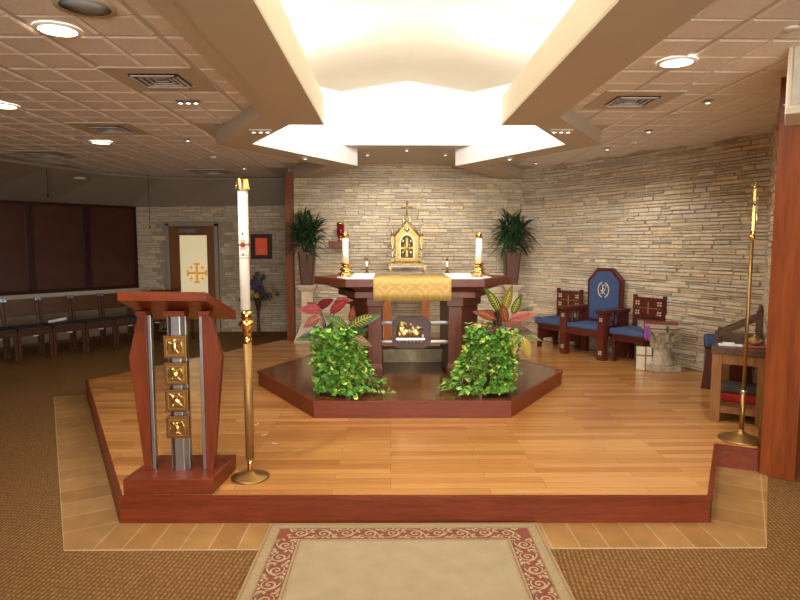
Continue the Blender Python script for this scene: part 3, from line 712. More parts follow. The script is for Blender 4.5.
for sx in (-1,1):
    t_ = MB().box(sx*.205-.022,sx*.205+.022,-.15,-.106,.06,.42); t_.lathe([(.026,.42),(.030,.44),(.018,.455),(.003,.56)],(sx*.205,-.128,0),8); t_.build('pinnacle', M['tgold'], r)
    for z in (.16,.27,.50): MB().lathe([(.012,0),(.020,.02),(.016,.05),(.011,.062),(.013,.075),(.004,.088)],(sx*.205,-.160,z-.05),12).build('statuette', M['silver'], r)
b = MB(); b.lathe([(.03,.62),(.034,.66),(.02,.68),(.022,.70),(.008,.72)],(0,-.10,0),12); b.tube([(0,-.10,.70),(0,-.10,.90)],.010,8); b.tube([(-.065,-.10,.83),(.065,-.10,.83)],.009,8)
for c in ((-.068,.83),(.068,.83),(0,.905)): b.ball((c[0],-.10,c[1]),.017,10)
b.build('finial_cross', M['tgold'], r)
for sx in (-1,1): MB().lathe([(.012,0),(.018,.02),(.015,.05),(.010,.065),(.012,.08),(.003,.092)],(sx*.045,-.11,.60),12).build('statuette', M['silver'], r)

# sanctuary lamp
r = thing('wall_bracket', 'small reddish wooden shelf fixed to the stone wall beside the left palm', 'shelf', (-.78,9.42,1.58))
MB().prism([(-.15,-.0),(-.15,-.20),(.06,-.20),(.15,-.0)],0,.10).build('shelf', M['cherry'], r, bevel=.004)
r = thing('sanctuary_lamp', 'red glass sanctuary lamp on the small wall shelf', 'lamp', (-.755,9.30,1.68))
MB().lathe([(.035,0),(.045,.01),(.03,.03),(.028,.045),(.048,.055),(.052,.07)],n=24).build('base', M['brass'], r); MB().lathe([(.048,.07),(.056,.12),(.057,.25)],n=24).build('red_glass', M['redglass'], r); MB().lathe([(.059,.245),(.059,.27),(.045,.285),(.01,.29)],n=24).build('cap', M['brass'], r)

# pedestals with palms
def pedestal(x, y, lab):
    r = thing('plant_pedestal', lab, 'pedestal', (x,y,.17), 0)
    sq = lambda a: [(-a,-a),(a,-a),(a,a),(-a,a)]
    MB().prism(sq(.185),0,.05).prism(sq(.185),.05,.30, top=sq(.085)).build('base', M['castst'], r, bevel=.005)
    MB().prism(sq(.085),.28,.78).build('shaft', M['castst'], r, bevel=.006)
    MB().prism(sq(.085),.76,.81, top=sq(.12)).prism(sq(.12),.81,.83).prism(sq(.14),.83,.86).build('cap', M['castst'], r, bevel=.003)
def palm(x, y, z, lab, seed):
    R = random.Random(seed); r = thing('potted_palm', lab, 'potted plant', (x,y,z))
    sq = lambda a: [(-a,-a*.8),(-a*.8,-a),(a*.8,-a),(a,-a*.8),(a,a*.8),(a*.8,a),(-a*.8,a),(-a,a*.8)]
    MB().prism(sq(.085),0,.49, top=sq(.125)).build('vase', M['vase'], r, bevel=.004)
    b = MB(); st = MB()
    heads = [(0,0,.60),(-.10,-.03,.66),(.10,.02,.68),(-.03,-.08,.76),(.06,.0,.84),(-.05,.02,.90),(.02,-.04,.72),(.12,-.05,.80),(-.12,.0,.80)]
    for hx, hy, hz in heads:
        st.tube([(hx*.2,hy*.2,.45),(hx*.7,hy*.7,(.45+hz)/2),(hx,hy,hz)], .010, 6, col=(.10,.09,.04))
        for k in range(30):
            a = R.uniform(0,2*PI); up = R.uniform(-.25,1.35); g = R.uniform(.6,1.4); o_ = Vector((hx,hy,hz-.06*(1.3-up)))
            b.leaf(o_, (math.cos(a)*math.cos(up),math.sin(a)*math.cos(up)*.8-.05,math.sin(up)), (-math.sin(a)*.2,math.cos(a)*.2,1), R.uniform(.24,.40), R.uniform(.030,.044), R.uniform(.45,.95), (.032*g,.082*g,.026*g), 6, .15)
    # keep clear of the stone wall
    for bb_ in (b, st): bb_.v = [(vx, min(vy, 9.42-y), vz) for vx, vy, vz in bb_.v]
    b.build('fronds', M['leaf'], r); st.build('stems', M['leaf'], r)
pedestal(-1.235,9.08,'cream cast stone pedestal under the left palm, beside the pillar'); pedestal(1.81,9.10,'cream cast stone pedestal under the right palm')
palm(-1.235,9.08,1.03,'dark green palm in a brown vase on the left pedestal',1); palm(1.81,9.10,1.03,'dark green palm in a brown vase on the right pedestal',2)

# ================================================================ FOLIAGE ARRANGEMENTS ON THE STEP
def heart(b, p, d, n_, L, c1, c2):
    d = Vector(d).normalized(); n_ = Vector(n_).normalized(); s_ = d.cross(n_).normalized(); n2 = s_.cross(d)
    o_ = lambda u, v, w_=0: tuple(Vector(p)+d*u*L+s_*v*L+n2*w_*L)
    vs = [o_(0,0),o_(-.08,-.28,.05),o_(.28,-.42,.02),o_(.62,-.28,0),o_(1,0,-.10),o_(.62,.28,0),o_(.28,.42,.02),o_(-.08,.28,.05),o_(.35,0,-.05),o_(.62,0,-.06)]
    k = len(b.v); b.v += vs
    for f, c in [((0,1,2,8),c1),((8,2,3,9),c2),((9,3,4),c1),((0,8,6,7),c1),((8,9,5,6),c1 if rnd.random()<.5 else c2),((9,4,5),c1)]:
        b.f.append(tuple(i+k for i in f)); b.c.append(c); b.sm.append(True)
def arrangement(x, y, lab, seed, lean, crotons, sc=1.0):
    R = random.Random(seed); r = thing('potted_arrangement', lab, 'potted plant', (x,y,.32))
    sq = lambda a: [(-a,-a),(a,-a),(a,a),(-a,a)]
    MB().prism(sq(.10),0,.44, top=sq(.15)).build('pot', M['vase'], r, bevel=.004)
    b = MB(); st = MB()
    for k in range(80):
        a = R.uniform(0,2*PI) if k % 3 == 0 else R.uniform(-1.3,1.3)+(-PI/2+lean*.5)
        ca, sa = math.cos(a), math.sin(a); p = Vector((ca*.13,sa*.13,R.uniform(.40,.50))); v = Vector((ca*.6,sa*.6,R.uniform(.1,.9))).normalized()
        reach = R.uniform(.3,1.0); pts = [p.copy()]; n_ = int(10+20*reach)
        for i in range(n_):
            v = (v+Vector((ca*.02+lean*.05*(1 if p.z < .25 else .25), sa*.02-.015, -.16*(1 if p.z > .06 else 0)))).normalized()
            rad = math.hypot(p.x,p.y)
            p = p+v*.034
            lw = (p.x*lean/max(rad,.01)+1)/2          # 1 on the trailing side, 0 on the pot's outer side
            lim = .175 + lw*(.06+.24*max(0,(.42-p.z))/.42) + R.uniform(-.05,.03)
            rad = math.hypot(p.x,p.y)
            if p.z > .05 and rad > lim: p.x *= lim/rad; p.y *= lim/rad
            if p.z < .03:
                p.z = .03+R.uniform(0,.03); v.z = max(v.z, R.uniform(-.02,.15)); v.x += lean*.10
                if p.x*lean > .34: v.x -= lean*.3
            pts.append(p.copy())
            if R.random() < .92:
                g = R.uniform(.65,1.35); c1 = (.08*g,.27*g,.035*g) if R.random() < .55 else (.17*g,.38*g,.045*g)
                c2 = (.62*g,.62*g,.12*g) if R.random() < .45 else c1
                ou = Vector((p.x,p.y-.05,.05)).normalized()
                heart(b, p+Vector((R.uniform(-.02,.02),R.uniform(-.02,.02),R.uniform(0,.025))), ou+Vector((R.uniform(-.8,.8),R.uniform(-.6,.4),R.uniform(-.9,.4))), Vector((ou.x,ou.y,.6))+Vector((R.uniform(-.4,.4),R.uniform(-.4,.4),R.uniform(-.2,.4))), R.uniform(.036,.062)*sc, c1, c2)
        st.tube(pts, .0028, 4, col=(.22,.34,.08))
    for bb_ in (b, st): bb_.v = [(vx, vy, max(vz,.006)) for vx, vy, vz in bb_.v]
    b.build('vine_leaves', M['leaf'], r); st.build('vine_stems', M['leaf'], r)
    cl = MB(); cs = MB()
    for (bx,bz,tx,tz,L,W,c,c2,yy) in crotons:
        p0 = Vector((bx*.25,yy*.5,.44)); p1 = Vector((bx,yy,bz)); d = Vector((tx-bx,-.04,tz-bz))
        cs.tube([p0,(p0+p1)/2+Vector((0,0,.03)),p1],[.006,.005,.004],6,col=(.12,.07,.04))
        cl.leaf(p1, d, (0.1,-1,.35), L*1.08, W*.95, .22, c, 8, .15, 1.0)
        # coloured midrib and veins
        q = p1+Vector((0,-.008,.004)); dn = d.normalized()
        cl.tube([q, q+dn*L*.45, q+dn*L*.85-Vector((0,0,L*.07))],[.005,.004,.002],5,col=c2)
        sv = dn.cross(Vector((.1,-1,.35))).normalized()
        for t in (.14,.24,.34,.44,.54,.64,.74):
            for sd in (-1,1): cl.tube([q+dn*L*t-Vector((0,0,L*.10*t*t)), q+dn*L*(t+.09)+sv*sd*W*.36*math.sin(PI*(t+.15))+Vector((0,-.002,-L*.12*t*t))],[.0034,.0016],4,col=c2)
    cl.build('croton_leaves', M['leaf'], r); cs.build('croton_stems', M['leaf'], r)
RED = (.22,.014,.016); DR = (.13,.014,.014); PK = (.45,.08,.07); GR = (.05,.11,.022); DG = (.022,.055,.016); YE = (.62,.50,.06); OR = (.55,.16,.05); BR = (.16,.05,.018)
arrangement(-.54,5.52,'leafy arrangement with dark red leaves and trailing green vines left of the altar',21,1,[
 (-.08,.72,-.24,.76,.20,.10,RED,PK,-.05),(-.12,.74,-.02,.82,.17,.09,DR,RED,.0),(-.10,.66,-.24,.60,.15,.10,DR,OR,-.08),(-.10,.70,-.20,.80,.15,.08,(.20,.03,.02),RED,.05),
 (.0,.70,.16,.86,.20,.09,RED,PK,-.05),(.03,.80,.20,.84,.17,.06,DR,PK,.02),(-.03,.50,.02,.66,.14,.07,GR,DG,-.1),(-.12,.50,-.28,.50,.18,.08,GR,DG,-.08),
 (.16,.56,.42,.72,.30,.11,GR,YE,-.02),(.14,.56,.0,.68,.22,.11,GR,(.3,.4,.08),-.06),(.12,.52,.36,.46,.26,.10,(.12,.10,.03),(.65,.3,.15),-.12),(.08,.52,-.05,.50,.22,.09,(.14,.06,.02),(.6,.28,.15),-.14),(.18,.60,.20,.80,.16,.07,(.2,.04,.03),OR,.04),(.15,.50,.30,.58,.2,.09,DG,GR,-.1)])
arrangement(.97,5.50,'leafy arrangement with yellow and orange croton leaves and green vines right of the altar',22,-1,[
 (.02,.70,-.12,.96,.26,.09,GR,YE,-.05),(.06,.70,.12,.98,.25,.09,(.16,.16,.02),YE,.0),(-.02,.64,-.24,.76,.22,.09,BR,OR,-.06),(.0,.66,-.16,.74,.16,.08,(.08,.06,.02),OR,.04),(.14,.68,.20,.88,.20,.08,GR,YE,.0),(.10,.64,.32,.74,.24,.09,(.32,.08,.05),PK,-.08),
 (.06,.62,.02,.80,.18,.09,BR,OR,-.10),(.04,.60,.24,.62,.22,.08,BR,(.5,.15,.05),-.04),(-.10,.58,-.36,.62,.16,.05,BR,(.7,.4,.15),-.02),(-.12,.58,-.22,.46,.14,.06,(.06,.03,.02),(.35,.1,.05),-.05),(.16,.60,.34,.80,.22,.09,GR,DG,.05),(.10,.56,.12,.36,.20,.09,(.35,.28,.03),YE,-.18),(.2,.5,.26,.33,.18,.09,(.30,.24,.03),YE,-.18),(.04,.56,-.12,.55,.2,.09,(.05,.03,.02),BR,-.1),(.10,.56,.24,.56,.2,.09,(.05,.04,.02),BR,-.1),(.0,.55,.0,.72,.2,.1,(.04,.03,.02),BR,.02),(.18,.52,.40,.48,.22,.06,GR,YE,-.02)])
# a few scraps on the platform floor
for x, y, a, wh in [(-.98,4.62,.5,'middle one of three'),(-.86,4.42,-.4,'nearest to the camera of three'),(-1.10,4.90,.9,'farthest of three')]:
    tag(MB().box(-.022,.022,-.005,.005,0,.0015).build('paper_scrap', M['paper'], None, (x,y,.1705), a), 'tiny white paper scrap on the oak floor, '+wh, 'paper scrap', 'paper scraps on the oak floor')

# ================================================================ LECTERN
LX, LY = -1.315, 3.50
r = thing('lectern', 'reddish wooden lectern with steel strips and four gilt plaques at the left of the platform', 'lectern', (LX,LY,.17))
MB().prism([(-.262,0),(.262,0),(.30,.42),(-.22,.42)],0,.095).build('base', M['cherry'], r, bevel=.005)
# tilted top, low edge towards the nave side at the back right
Mt = T(0,0,0)
tv = [(-.258,.02,1.148),(.250,.02,1.145),(.320,.42,.99),(-.215,.42,.99)]
b = MB(); b.add([(x,y,z+.055) for x,y,z in tv]+[(x,y,z) for x,y,z in tv], [(0,1,2,3),(7,6,5,4),(4,5,1,0),(5,6,2,1),(6,7,3,2),(7,4,0,3)]); 
b.build('top', M['cherry'], r, bevel=.003)
for sx, X in ((-1,-.145),(1,.185)):
    pts = [(0,0),(0,.955),(sx*.048,.955),(sx*.112,.70),(sx*.085,.42),(sx*.045,0)]
    leg = MB().outline(pts, .06, T(X,.20,.095)).build('leg', M['cherryZ'], r, bevel=.003)
    MB().box(X-(.022 if sx>0 else 0),X+(.022 if sx<0 else 0),.150,.19,.095,1.05).build('steel_strip', M['steel'], leg, bevel=.003)
    MB().box(X-.03+sx*.02,X+.03+sx*.02,.11,.20,1.045,1.078).build('bracket', M['cherry'], leg)
MB().box(-.028,.087,.15,.19,.095,1.05).prism([(-.021,.15),(.080,.15),(.057,.13),(.002,.13)],.095,1.05).build('centre_post', M['steel'], r, bevel=.003)
MB().box(-.033,.092,.11,.20,1.045,1.078).build('post_bracket', M['cherry'], r)
fig = [  # body blobs and wing tubes for the four reliefs
 ([(0,.0,.020,.045),(0,.045,.014,.014)],[[(-.01,.02),(-.05,.045),(-.048,-.02)],[(.01,.02),(.05,.045),(.048,-.02)],[(.01,-.02),(.035,-.052)]]),
 ([(-.005,-.005,.028,.03),(-.02,.035,.018,.016)],[[(0,.02),(-.05,.04),(-.05,-.02)],[(0,.02),(.04,.045),(.052,0)],[(.01,-.02),(.045,-.05)],[(-.015,-.02),(-.03,-.05)]]),
 ([(.0,-.005,.034,.022),(-.025,.03,.018,.018)],[[(-.01,.01),(.02,.05),(.05,.02)],[(-.02,-.02),(-.03,-.05)],[(.02,-.01),(.048,-.045)],[(-.035,.045),(-.05,.055)]]),
 ([(0,-.005,.020,.032),(0,.032,.012,.012)],[[(-.01,.02),(-.035,.045),(-.052,.01),(-.045,-.03)],[(.01,.02),(.035,.045),(.052,.01),(.045,-.03)],[(0,-.03),(.03,-.052)],[(0,-.03),(-.02,-.05)]])]
for k in range(4):
    z = .895-.163*k; Mk = T(.034,.118,z-.03)
    pq = MB().box(-.068,.068,-.02,.012,-.068,.068,M=Mk).build('plaque', M['bronze'], r, bevel=.004)
    b = MB(); b.box(-.048,.048,-.024,-.02,-.048,.048,M=Mk); b.build('gilt_panel', metalm('gilt_dark', (.34,.20,.06), .35) if k == 0 else bpy.data.materials['gilt_dark'], pq)
    b = MB()
    for cx, cz, rx, rz in fig[k][0]: b.ball((cx*.85,-.025,cz*.85),(rx*.85,.010,rz*.85),12,M=Mk)
    for tb in fig[k][1]: b.tube([(u*.83,-.026,v*.83) for u, v in tb],[.007]+[.004]*(len(tb)-1),6,M=Mk)
    for e_ in (-.047,.047): b.box(e_-.0025,e_+.0025,-.027,-.02,-.048,.048,M=Mk); b.box(-.048,.048,-.027,-.02,e_-.0025,e_+.0025,M=Mk)
    b.build('winged_relief', M['rgold'], pq)
# ================================================================ PASCHAL CANDLE
r = thing('candle_stand', 'tall brass floor stand holding the large white candle right of the lectern', 'candle stand', (-.89,3.76,.17))
MB().lathe([(.118,0),(.120,.006),(.112,.012),(.03,.03),(.022,.04)],n=40).build('base', M['satin'], r)
MB().lathe([(.015,.03),(.015,.14)],n=16).build('spigot', M['brass'], r)
MB().lathe([(.027,.12),(.028,.86)],n=24).build('shaft', plain('antique_brass', (.36,.21,.075), .5, .7, .15, 120, .1), r)
MB().lathe([(.024,.855),(.029,.86),(.029,.885),(.025,.89),(.025,.915),(.030,.92),(.026,.94),(.030,.955),(.050,.975),(.053,.985),(.036,1.0),(.030,1.01)],n=28).build('knop', M['brass'], r)
MB().lathe([(.031,1.008),(.031,1.02),(.033,1.03),(.033,1.062)],n=24).build('socket', M['brass'], r)
r = thing('paschal_candle', 'large white candle with red cross decoration in the tall brass stand', 'candle', (-.896,3.76,1.240))
MB().lathe([(.0305,0),(.0305,.745)],n=28).build('wax', M['wax'], r)
MB().lathe([(.044,.728),(.043,.732),(.034,.792),(.031,.797)],n=28).build('cap', M['brass'], r)
b = MB(); zc = .40
wn = plain('dark_red_wax', (.22,.03,.02), .5)
for nx_, ny_, nz_, nr_ in ((0,-.034,zc,.015),(0,-.031,zc+.065,.007),(0,-.031,zc-.06,.007),(.036,-.010,zc,.008),(-.036,-.010,zc,.008)):
    MB().ball((nx_,ny_,nz_),(nr_,.008,nr_),10).build('wax_nail', wn, r)
b.tube([(-.033,-.012,zc),(-.017,-.030,zc),(0,-.034,zc),(.017,-.030,zc),(.033,-.012,zc)],.004,6); b.build('cross_arm', wn, r)
b = MB(); b.lathe([(.0312,zc-.085),(.0312,zc-.076)],n=28,cap=False); b.lathe([(.0312,zc-.066),(.0312,zc-.062)],n=28,cap=False); b.box(-.013,.013,-.033,-.029,zc-.03,zc+.03)
for sx in (-1,1):
    b.tube([(sx*.012,-.0265,zc-.05),(sx*.018,-.024,zc-.02),(sx*.010,-.028,zc+.01)],.0022,6); b.tube([(sx*.012,-.0265,zc+.02),(sx*.017,-.024,zc+.04),(sx*.008,-.028,zc+.055)],.0022,6)
b.build('gilt_lines', plain('pink_gilt', (.62,.38,.25), .5), r)

# ================================================================ SANCTUARY CHAIRS
TH = -math.radians(58)
def emblem(b, x, z, s_, Mx):
    """small pale leaf cross inlay"""
    for a in (45,135,225,315):
        c, s2 = math.cos(math.radians(a)), math.sin(math.radians(a))
        b.outline([(x+c*s_*.15,z+s2*s_*.15),(x+c*s_*.7-s2*s_*.35,z+s2*s_*.7+c*s_*.35),(x+c*s_,z+s2*s_),(x+c*s_*.7+s2*s_*.35,z+s2*s_*.7-c*s_*.35)], .003, Mx)
inlay = plain('pale_inlay', (.68,.58,.42), .5)
def side_chair(lab, loc, th):
    r = thing('side_chair', lab, 'chair', loc, th, None)
    # slab sides with arched foot
    for sx in (-1,1):
        b = MB(); R_ = T(sx*.195,0,0,PI/2 if 0 else 0)
        pr = [(0,0),(.06,0),(.10,.12),(.30,.12),(.34,0),(.40,0),(.40,.33),(0,.33)]
        Mx = Matrix(((0,0,1,sx*.195-.014),(1,0,0,0),(0,1,0,0),(0,0,0,1)))
        b.prism(pr, 0, .028, M=Mx); b.build('leg', M['chairw'], r, bevel=.003)
    b = MB(); b.box(-.18,.18,.012,.035,.27,.335); b.box(-.18,.18,.36,.385,.27,.335); b.build('apron', M['chairw'], r)
    MB().box(-.225,.225,-.03,.40,.335,.355).build('seat', M['chairw'], r, bevel=.003)
    MB().box(-.23,.23,-.04,.38,.355,.425).build('cushion', M['blue'], r, bevel=.015)
    for sx in (-1,1): MB().prism([(sx*.19-.02,.385),(sx*.19+.02,.385),(sx*.19+.02,.42),(sx*.19-.02,.42)],.30,.83).build('back_post', M['chairw'], r, bevel=.003)
    p = MB().box(-.20,.20,.375,.40,.53,.80).build('back_panel', M['chairw'], r, bevel=.004)
    b = MB(); Mx = T(0,.375,0)
    for x in (-.14,.14):
        for z in (.61,.73): emblem(b, x, z, .036, Mx)
    b.build('leaf_inlay', inlay, p)
    b = MB(); b.box(-.15,.15,.372,.376,.667,.673); b.box(-.006,.006,.371,.376,.60,.745); b.build('cross_inlay', plain('copper_inlay', (.42,.22,.10), .4), p)
    return r
sc1 = side_chair('dark wooden side chair with blue cushion at the left of the throne', (2.22,8.43,.17), TH)
sc1.scale.x = 1.1
sc2 = dup(sc1, (2.90,7.33,.17), TH, 'dark wooden side chair with blue cushion between the throne and the carved pedestal')
r = thing('side_stool', 'dark wooden stool with blue cushion partly hidden behind the oak side table', 'stool', (3.385,5.985,.17), -math.radians(25))
for sx in (-1,1):
    Mx = Matrix(((0,0,1,sx*.185-.014),(1,0,0,0),(0,1,0,0),(0,0,0,1)))
    MB().prism([(-.02,0),(.40,0),(.36,.40),(.02,.40)], 0, .028, M=Mx).build('side_panel', M['chairw'], r, bevel=.003)
MB().outline([(-.235,0),(.235,0),(.195,.40),(-.195,.40)], .025, T(0,.01,0)).build('front_panel', M['chairw'], r, bevel=.003); MB().box(-.21,.21,0,.38,.40,.42).build('seat', M['chairw'], r); MB().box(-.215,.215,-.01,.38,.42,.52).build('cushion', M['blue'], r, bevel=.03)
r = thing('presider_chair', 'large dark wooden throne with arms and tall eight sided blue back', 'chair', (2.515,7.845,.17), TH)
for sx in (-1,1):
    lg = MB().box(sx*.31-.05,sx*.31+.05,-.05,.04,0,.60).build('leg', M['chairw'], r, bevel=.004)
    b = MB(); emblem(b, sx*.31, .10, .032, T(0,-.05,0)); emblem(b, sx*.31, .52, .030, T(0,-.05,0)); b.build('leaf_inlay', inlay, lg)
    MB().box(sx*.31-.045,sx*.31+.045,.36,.44,0,.60).build('leg', M['chairw'], r, bevel=.004)
    MB().box(sx*.31-.065,sx*.31+.065,-.09,.45,.60,.64).build('arm', M['chairw'], r, bevel=.006)
    MB().box(sx*.31-.03,sx*.31+.03,.04,.36,.32,.40).build('side_rail', M['chairw'], r)
    for y in (.13,.24): MB().lathe([(.018,0),(.03,.04),(.018,.09),(.028,.14),(.016,.20)],(sx*.31,y,.40),12).build('arm_spindle', M['chairw'], r)
MB().box(-.26,.26,-.03,.40,.28,.37).build('seat_rail', M['chairw'], r, bevel=.003)
MB().box(-.255,.255,-.035,.38,.37,.425).build('cushion', M['blue'], r, bevel=.014)
oc = lambda w_, z0, z1, c: [(-w_+0,z0),(w_,z0),(w_,z1-c),(w_-c,z1),(-w_+c,z1),(-w_,z1-c)]
MB().outline(oc(.28,.42,1.15,.16), .05, T(0,.44,0)).build('back_frame', M['chairw'], r, bevel=.006)
bp = MB().outline(oc(.235,.46,1.105,.135), .02, T(0,.395,0)).build('back_cushion', M['blue'], r, bevel=.008)
b = MB(); Y_ = .368
for sx in (-1,1):
    b.tube([(sx*(.085*math.cos(t)),Y_,.86+.10*math.sin(t)) for t in [(-1.3+2.6*k/12) for k in range(13)]],.005,6)
    for k in range(7): t = -1.1+2.2*k/6; b.ball((sx*(.085*math.cos(t)),Y_,.86+.10*math.sin(t)),(.011,.004,.014),8)
b.tube([(-.01,Y_,.80),(-.01,Y_,.93)],.007,6); b.tube([(-.01,Y_,.925),(.03,Y_,.925),(.042,Y_,.90),(.03,Y_,.872),(-.01,Y_,.872)],.006,6)
b.tube([(-.045,Y_,.81),(.035,Y_,.86)],.005,6); b.tube([(.035,Y_,.80),(-.045,Y_,.86)],.005,6)
b.build('wreath_emblem', inlay, bp)
for k, x in enumerate((-.075,.0)): pass
# carved pedestal, book, gift-wrapped looking box
r = thing('carved_pedestal', 'carved column capital pedestal standing by the stone wall right of the chairs', 'pedestal', (3.16,6.98,.17))
r.scale = (.86,.86,1)
MB().prism([(-.20,-.18),(.20,-.18),(.20,.18),(-.20,.18)],0,.07).build('foot', M['castst2'], r, bevel=.012)
MB().lathe([(.165,.07),(.15,.10),(.125,.13),(.115,.18),(.115,.30),(.135,.42),(.17,.47)],n=24).build('shaft', M['castst2'], r)
b = MB()
for ring, (zz, rr, n_) in enumerate([(.30,.125,10),(.38,.150,10)]):
    for k in range(n_):
        a = 2*PI*(k+ring*.5)/n_; d = (math.cos(a),math.sin(a),0)
        b.ball((d[0]*rr,d[1]*rr,zz),(.030,.030,.045),8); b.ball((d[0]*(rr+.028),d[1]*(rr+.028),zz+.045),(.018,.018,.014),8)
for k in range(4): a = PI/4+k*PI/2; b.ball((math.cos(a)*.20,math.sin(a)*.20,.445),(.035,.035,.03),10)
b.build('acanthus_carving', M['castst2'], r)
MB().prism([(-.21,-.19),(.21,-.19),(.21,.19),(-.21,.19)],.465,.495).build('abacus', M['castst2'], r, bevel=.006)
r = thing('large_book', 'thick red covered book lying on the carved stone pedestal', 'book', (3.13,6.98,.666), math.radians(-22))
r.scale = (.86,.86,1)
MB().box(-.20,.22,-.17,.15,0,.012).box(-.20,.22,-.17,.15,.058,.070).box(-.205,-.195,-.17,.15,0,.07).build('cover', M['cover'], r, bevel=.002); MB().box(-.195,.21,-.16,.14,.012,.058).build('pages', M['pages'], r)
for k, c in enumerate([(.30,.05,.45),(.45,.02,.05),(.04,.08,.50),(.25,.05,.42)]):
    x = -.19+k*.014; MB().add([(x,-.165,.04),(x+.018,-.165,.04),(x+.016,-.19,.02),(x-.002,-.19,.02),(x+.012+k*.004,-.20,-.10-k%2*.03),(x-.008+k*.004,-.20,-.10-k%2*.03)],[(0,1,2,3),(3,2,4,5)]).build('ribbon', plain('ribbon_%d'%k, c, .6), r, solid=.002)
MB().box(.07,.10,-.175,-.168,-.03,.04).build('bookmark', plain('green_bookmark', (.02,.10,.05), .6), r)
r = thing('cream_box', 'cream box with crossing brown bands standing against the right side chair', 'box', (2.965,7.01,.17), math.radians(-18))
Mb = T(0,0,0,0,-.09); MB().box(-.08,.085,-.03,.03,0,.27,M=Mb).build('box', M['linen'] if 0 else plain('cream_card', (.66,.60,.44), .6), r, bevel=.003)
MB().box(-.083,.088,-.033,.033,.16,.178,M=Mb).box(.012,.030,-.033,.033,0,.273,M=Mb).build('band', M['ribbonband'], r)

# ================================================================ SIDE TABLE
ta = math.atan2(-.23,.31)*0+math.radians(-34)
r = thing('side_table', 'narrow oak side table seen end on against the right return wall', 'table', (2.665,4.945,.17), math.radians(-33)); 
TW, TD = .40, 1.02
for x in (.035,TW-.035):
    for y in (.035,TD-.035): MB().box(x-.038,x+.038,y-.038,y+.038,0,.57).build('leg', M['oldoak'], r, bevel=.003)
b = MB(); b.box(.07,TW-.07,.005,.055,.49,.57); b.box(.07,TW-.07,TD-.055,TD-.005,.49,.57); b.box(.005,.055,.07,TD-.07,.49,.57); b.box(TW-.055,TW-.005,.07,TD-.07,.49,.57); b.build('apron', M['oldoak'], r)
b = MB(); b.box(.07,TW-.07,.01,.045,.08,.13); b.box(.01,.045,.07,TD-.07,.08,.13); b.box(TW-.045,TW-.01,.07,TD-.07,.08,.13); b.build('stretcher', M['oldoak'], r)
MB().box(.03,TW-.03,.03,TD-.03,.115,.135).build('lower_shelf', M['oldoak'], r)
MB().box(-.01,TW+.01,-.01,TD+.01,.57,.63).build('tabletop', M['walnut'], r, bevel=.004)
tm = r.matrix_basis.copy(); tm = T(2.665,4.945,.17,math.radians(-33))
def on_table(u, v, z): q = tm @ Vector((u,v,z)); return tuple(q)
RZ = math.radians(-33)
o = MB().box(-.15,.15,-.11,.11,0,.075).build('kneeling_cushion', M['red'], None, on_table(.20,.30,.135), RZ, bevel=.02); tag(o, 'red cushion on the lower shelf of the side table, under a grey one', 'cushion')
o = MB().box(-.15,.15,-.11,.11,0,.065).build('kneeling_cushion', M['greyf'], None, on_table(.20,.30,.212), RZ, bevel=.02); tag(o, 'dark grey cushion stacked on the red one inside the side table', 'cushion')
r = thing('wooden_rest', 'slanted dark wooden rest with upright posts on the side table', 'book rest', on_table(.16,.50,.63), RZ)
b = MB()
for sy in (-.10,.14):
    MB().box(-.025,.025,-.02,.02,0,.27,M=T(.15,sy,0)).build('upright', M['walnut'], r, bevel=.004)
    MB().box(-.18,.17,-.018,.018,-.022,.022,M=T(-.01,sy,.13,0,0,-.50)).build('slanted_bar', M['walnut'], r, bevel=.004)
    MB().box(-.02,.02,-.018,.018,0,.085,M=T(-.16,sy,0)).build('front_post', M['walnut'], r, bevel=.004)
MB().box(-.14,.13,-.08,.12,-.006,.006,M=T(-.01,0.0,.13,0,0,-.50)).build('slope_board', M['walnut'], r)
MB().ball((.15,-.10,.285),(.02,.02,.022),10).ball((.15,.14,.285),(.02,.02,.022),10).build('knob', M['walnut'], r)
o = MB().box(-.09,.09,-.035,.035,0,.012).box(-.06,.03,-.03,.03,.012,.024).build('folded_cloth', M['linen'], None, on_table(.12,.11,.63), RZ+.15, bevel=.003); tag(o, 'folded white cloth on the near left corner of the side table', 'cloth')
r = thing('round_tray', 'round wooden tray on the near right corner of the side table', 'tray', on_table(.30,.14,.63)); MB().lathe([(.08,0),(.095,.004),(.098,.014),(.085,.008)],n=28).build('dish', M['post'], r)
r = thing('glass_bowl', 'small bowl with a gold lid on the round wooden tray', 'bowl', on_table(.29,.16,.641)); MB().lathe([(.02,0),(.022,.01),(.045,.02),(.058,.045),(.056,.05)],n=24).build('bowl', M['silver'], r); MB().lathe([(.060,.050),(.045,.062),(.015,.072),(.008,.078),(.010,.09),(.002,.094)],n=24).build('lid', M['gold'], r)

# ================================================================ PROCESSIONAL CROSS
r = thing('processional_cross', 'tall thin brass processional cross on a round floor stand by the right pillar', 'processional cross', (2.65,4.46,.17))
MB().lathe([(.155,0),(.158,.006),(.150,.012),(.05,.045),(.022,.06),(.018,.08)],n=40).build('base', M['satin'], r)
MB().tube([(0,0,.05),(0,0,.36)],.0165,12).build('socket', M['satin'], r); MB().lathe([(.018,.36),(.021,.365),(.021,.375),(.016,.38)],n=16).build('collar', M['silver'], r)
MB().tube([(0,0,.37),(.006,0,1.50)],.0125,12).build('pole', M['satin'], r)
K = T(.006,0,1.50,math.radians(62))
b = MB(); b.lathe([(.012,0),(.022,.015),(.022,.03),(.012,.05),(.018,.06),(.010,.08)],n=14,M=K); b.box(-.012,.012,-.008,.008,.07,.38,M=K); b.box(-.11,.11,-.008,.008,.25,.275,M=K)
for c in ((-.115,.262),(.115,.262),(0,.385)): b.ball((c[0],0,c[1]),(.02,.012,.02),10,M=K)
b.lathe([(.01,.38),(.004,.42)],n=8,M=K); cr = b.build('cross', M['brass'], r)
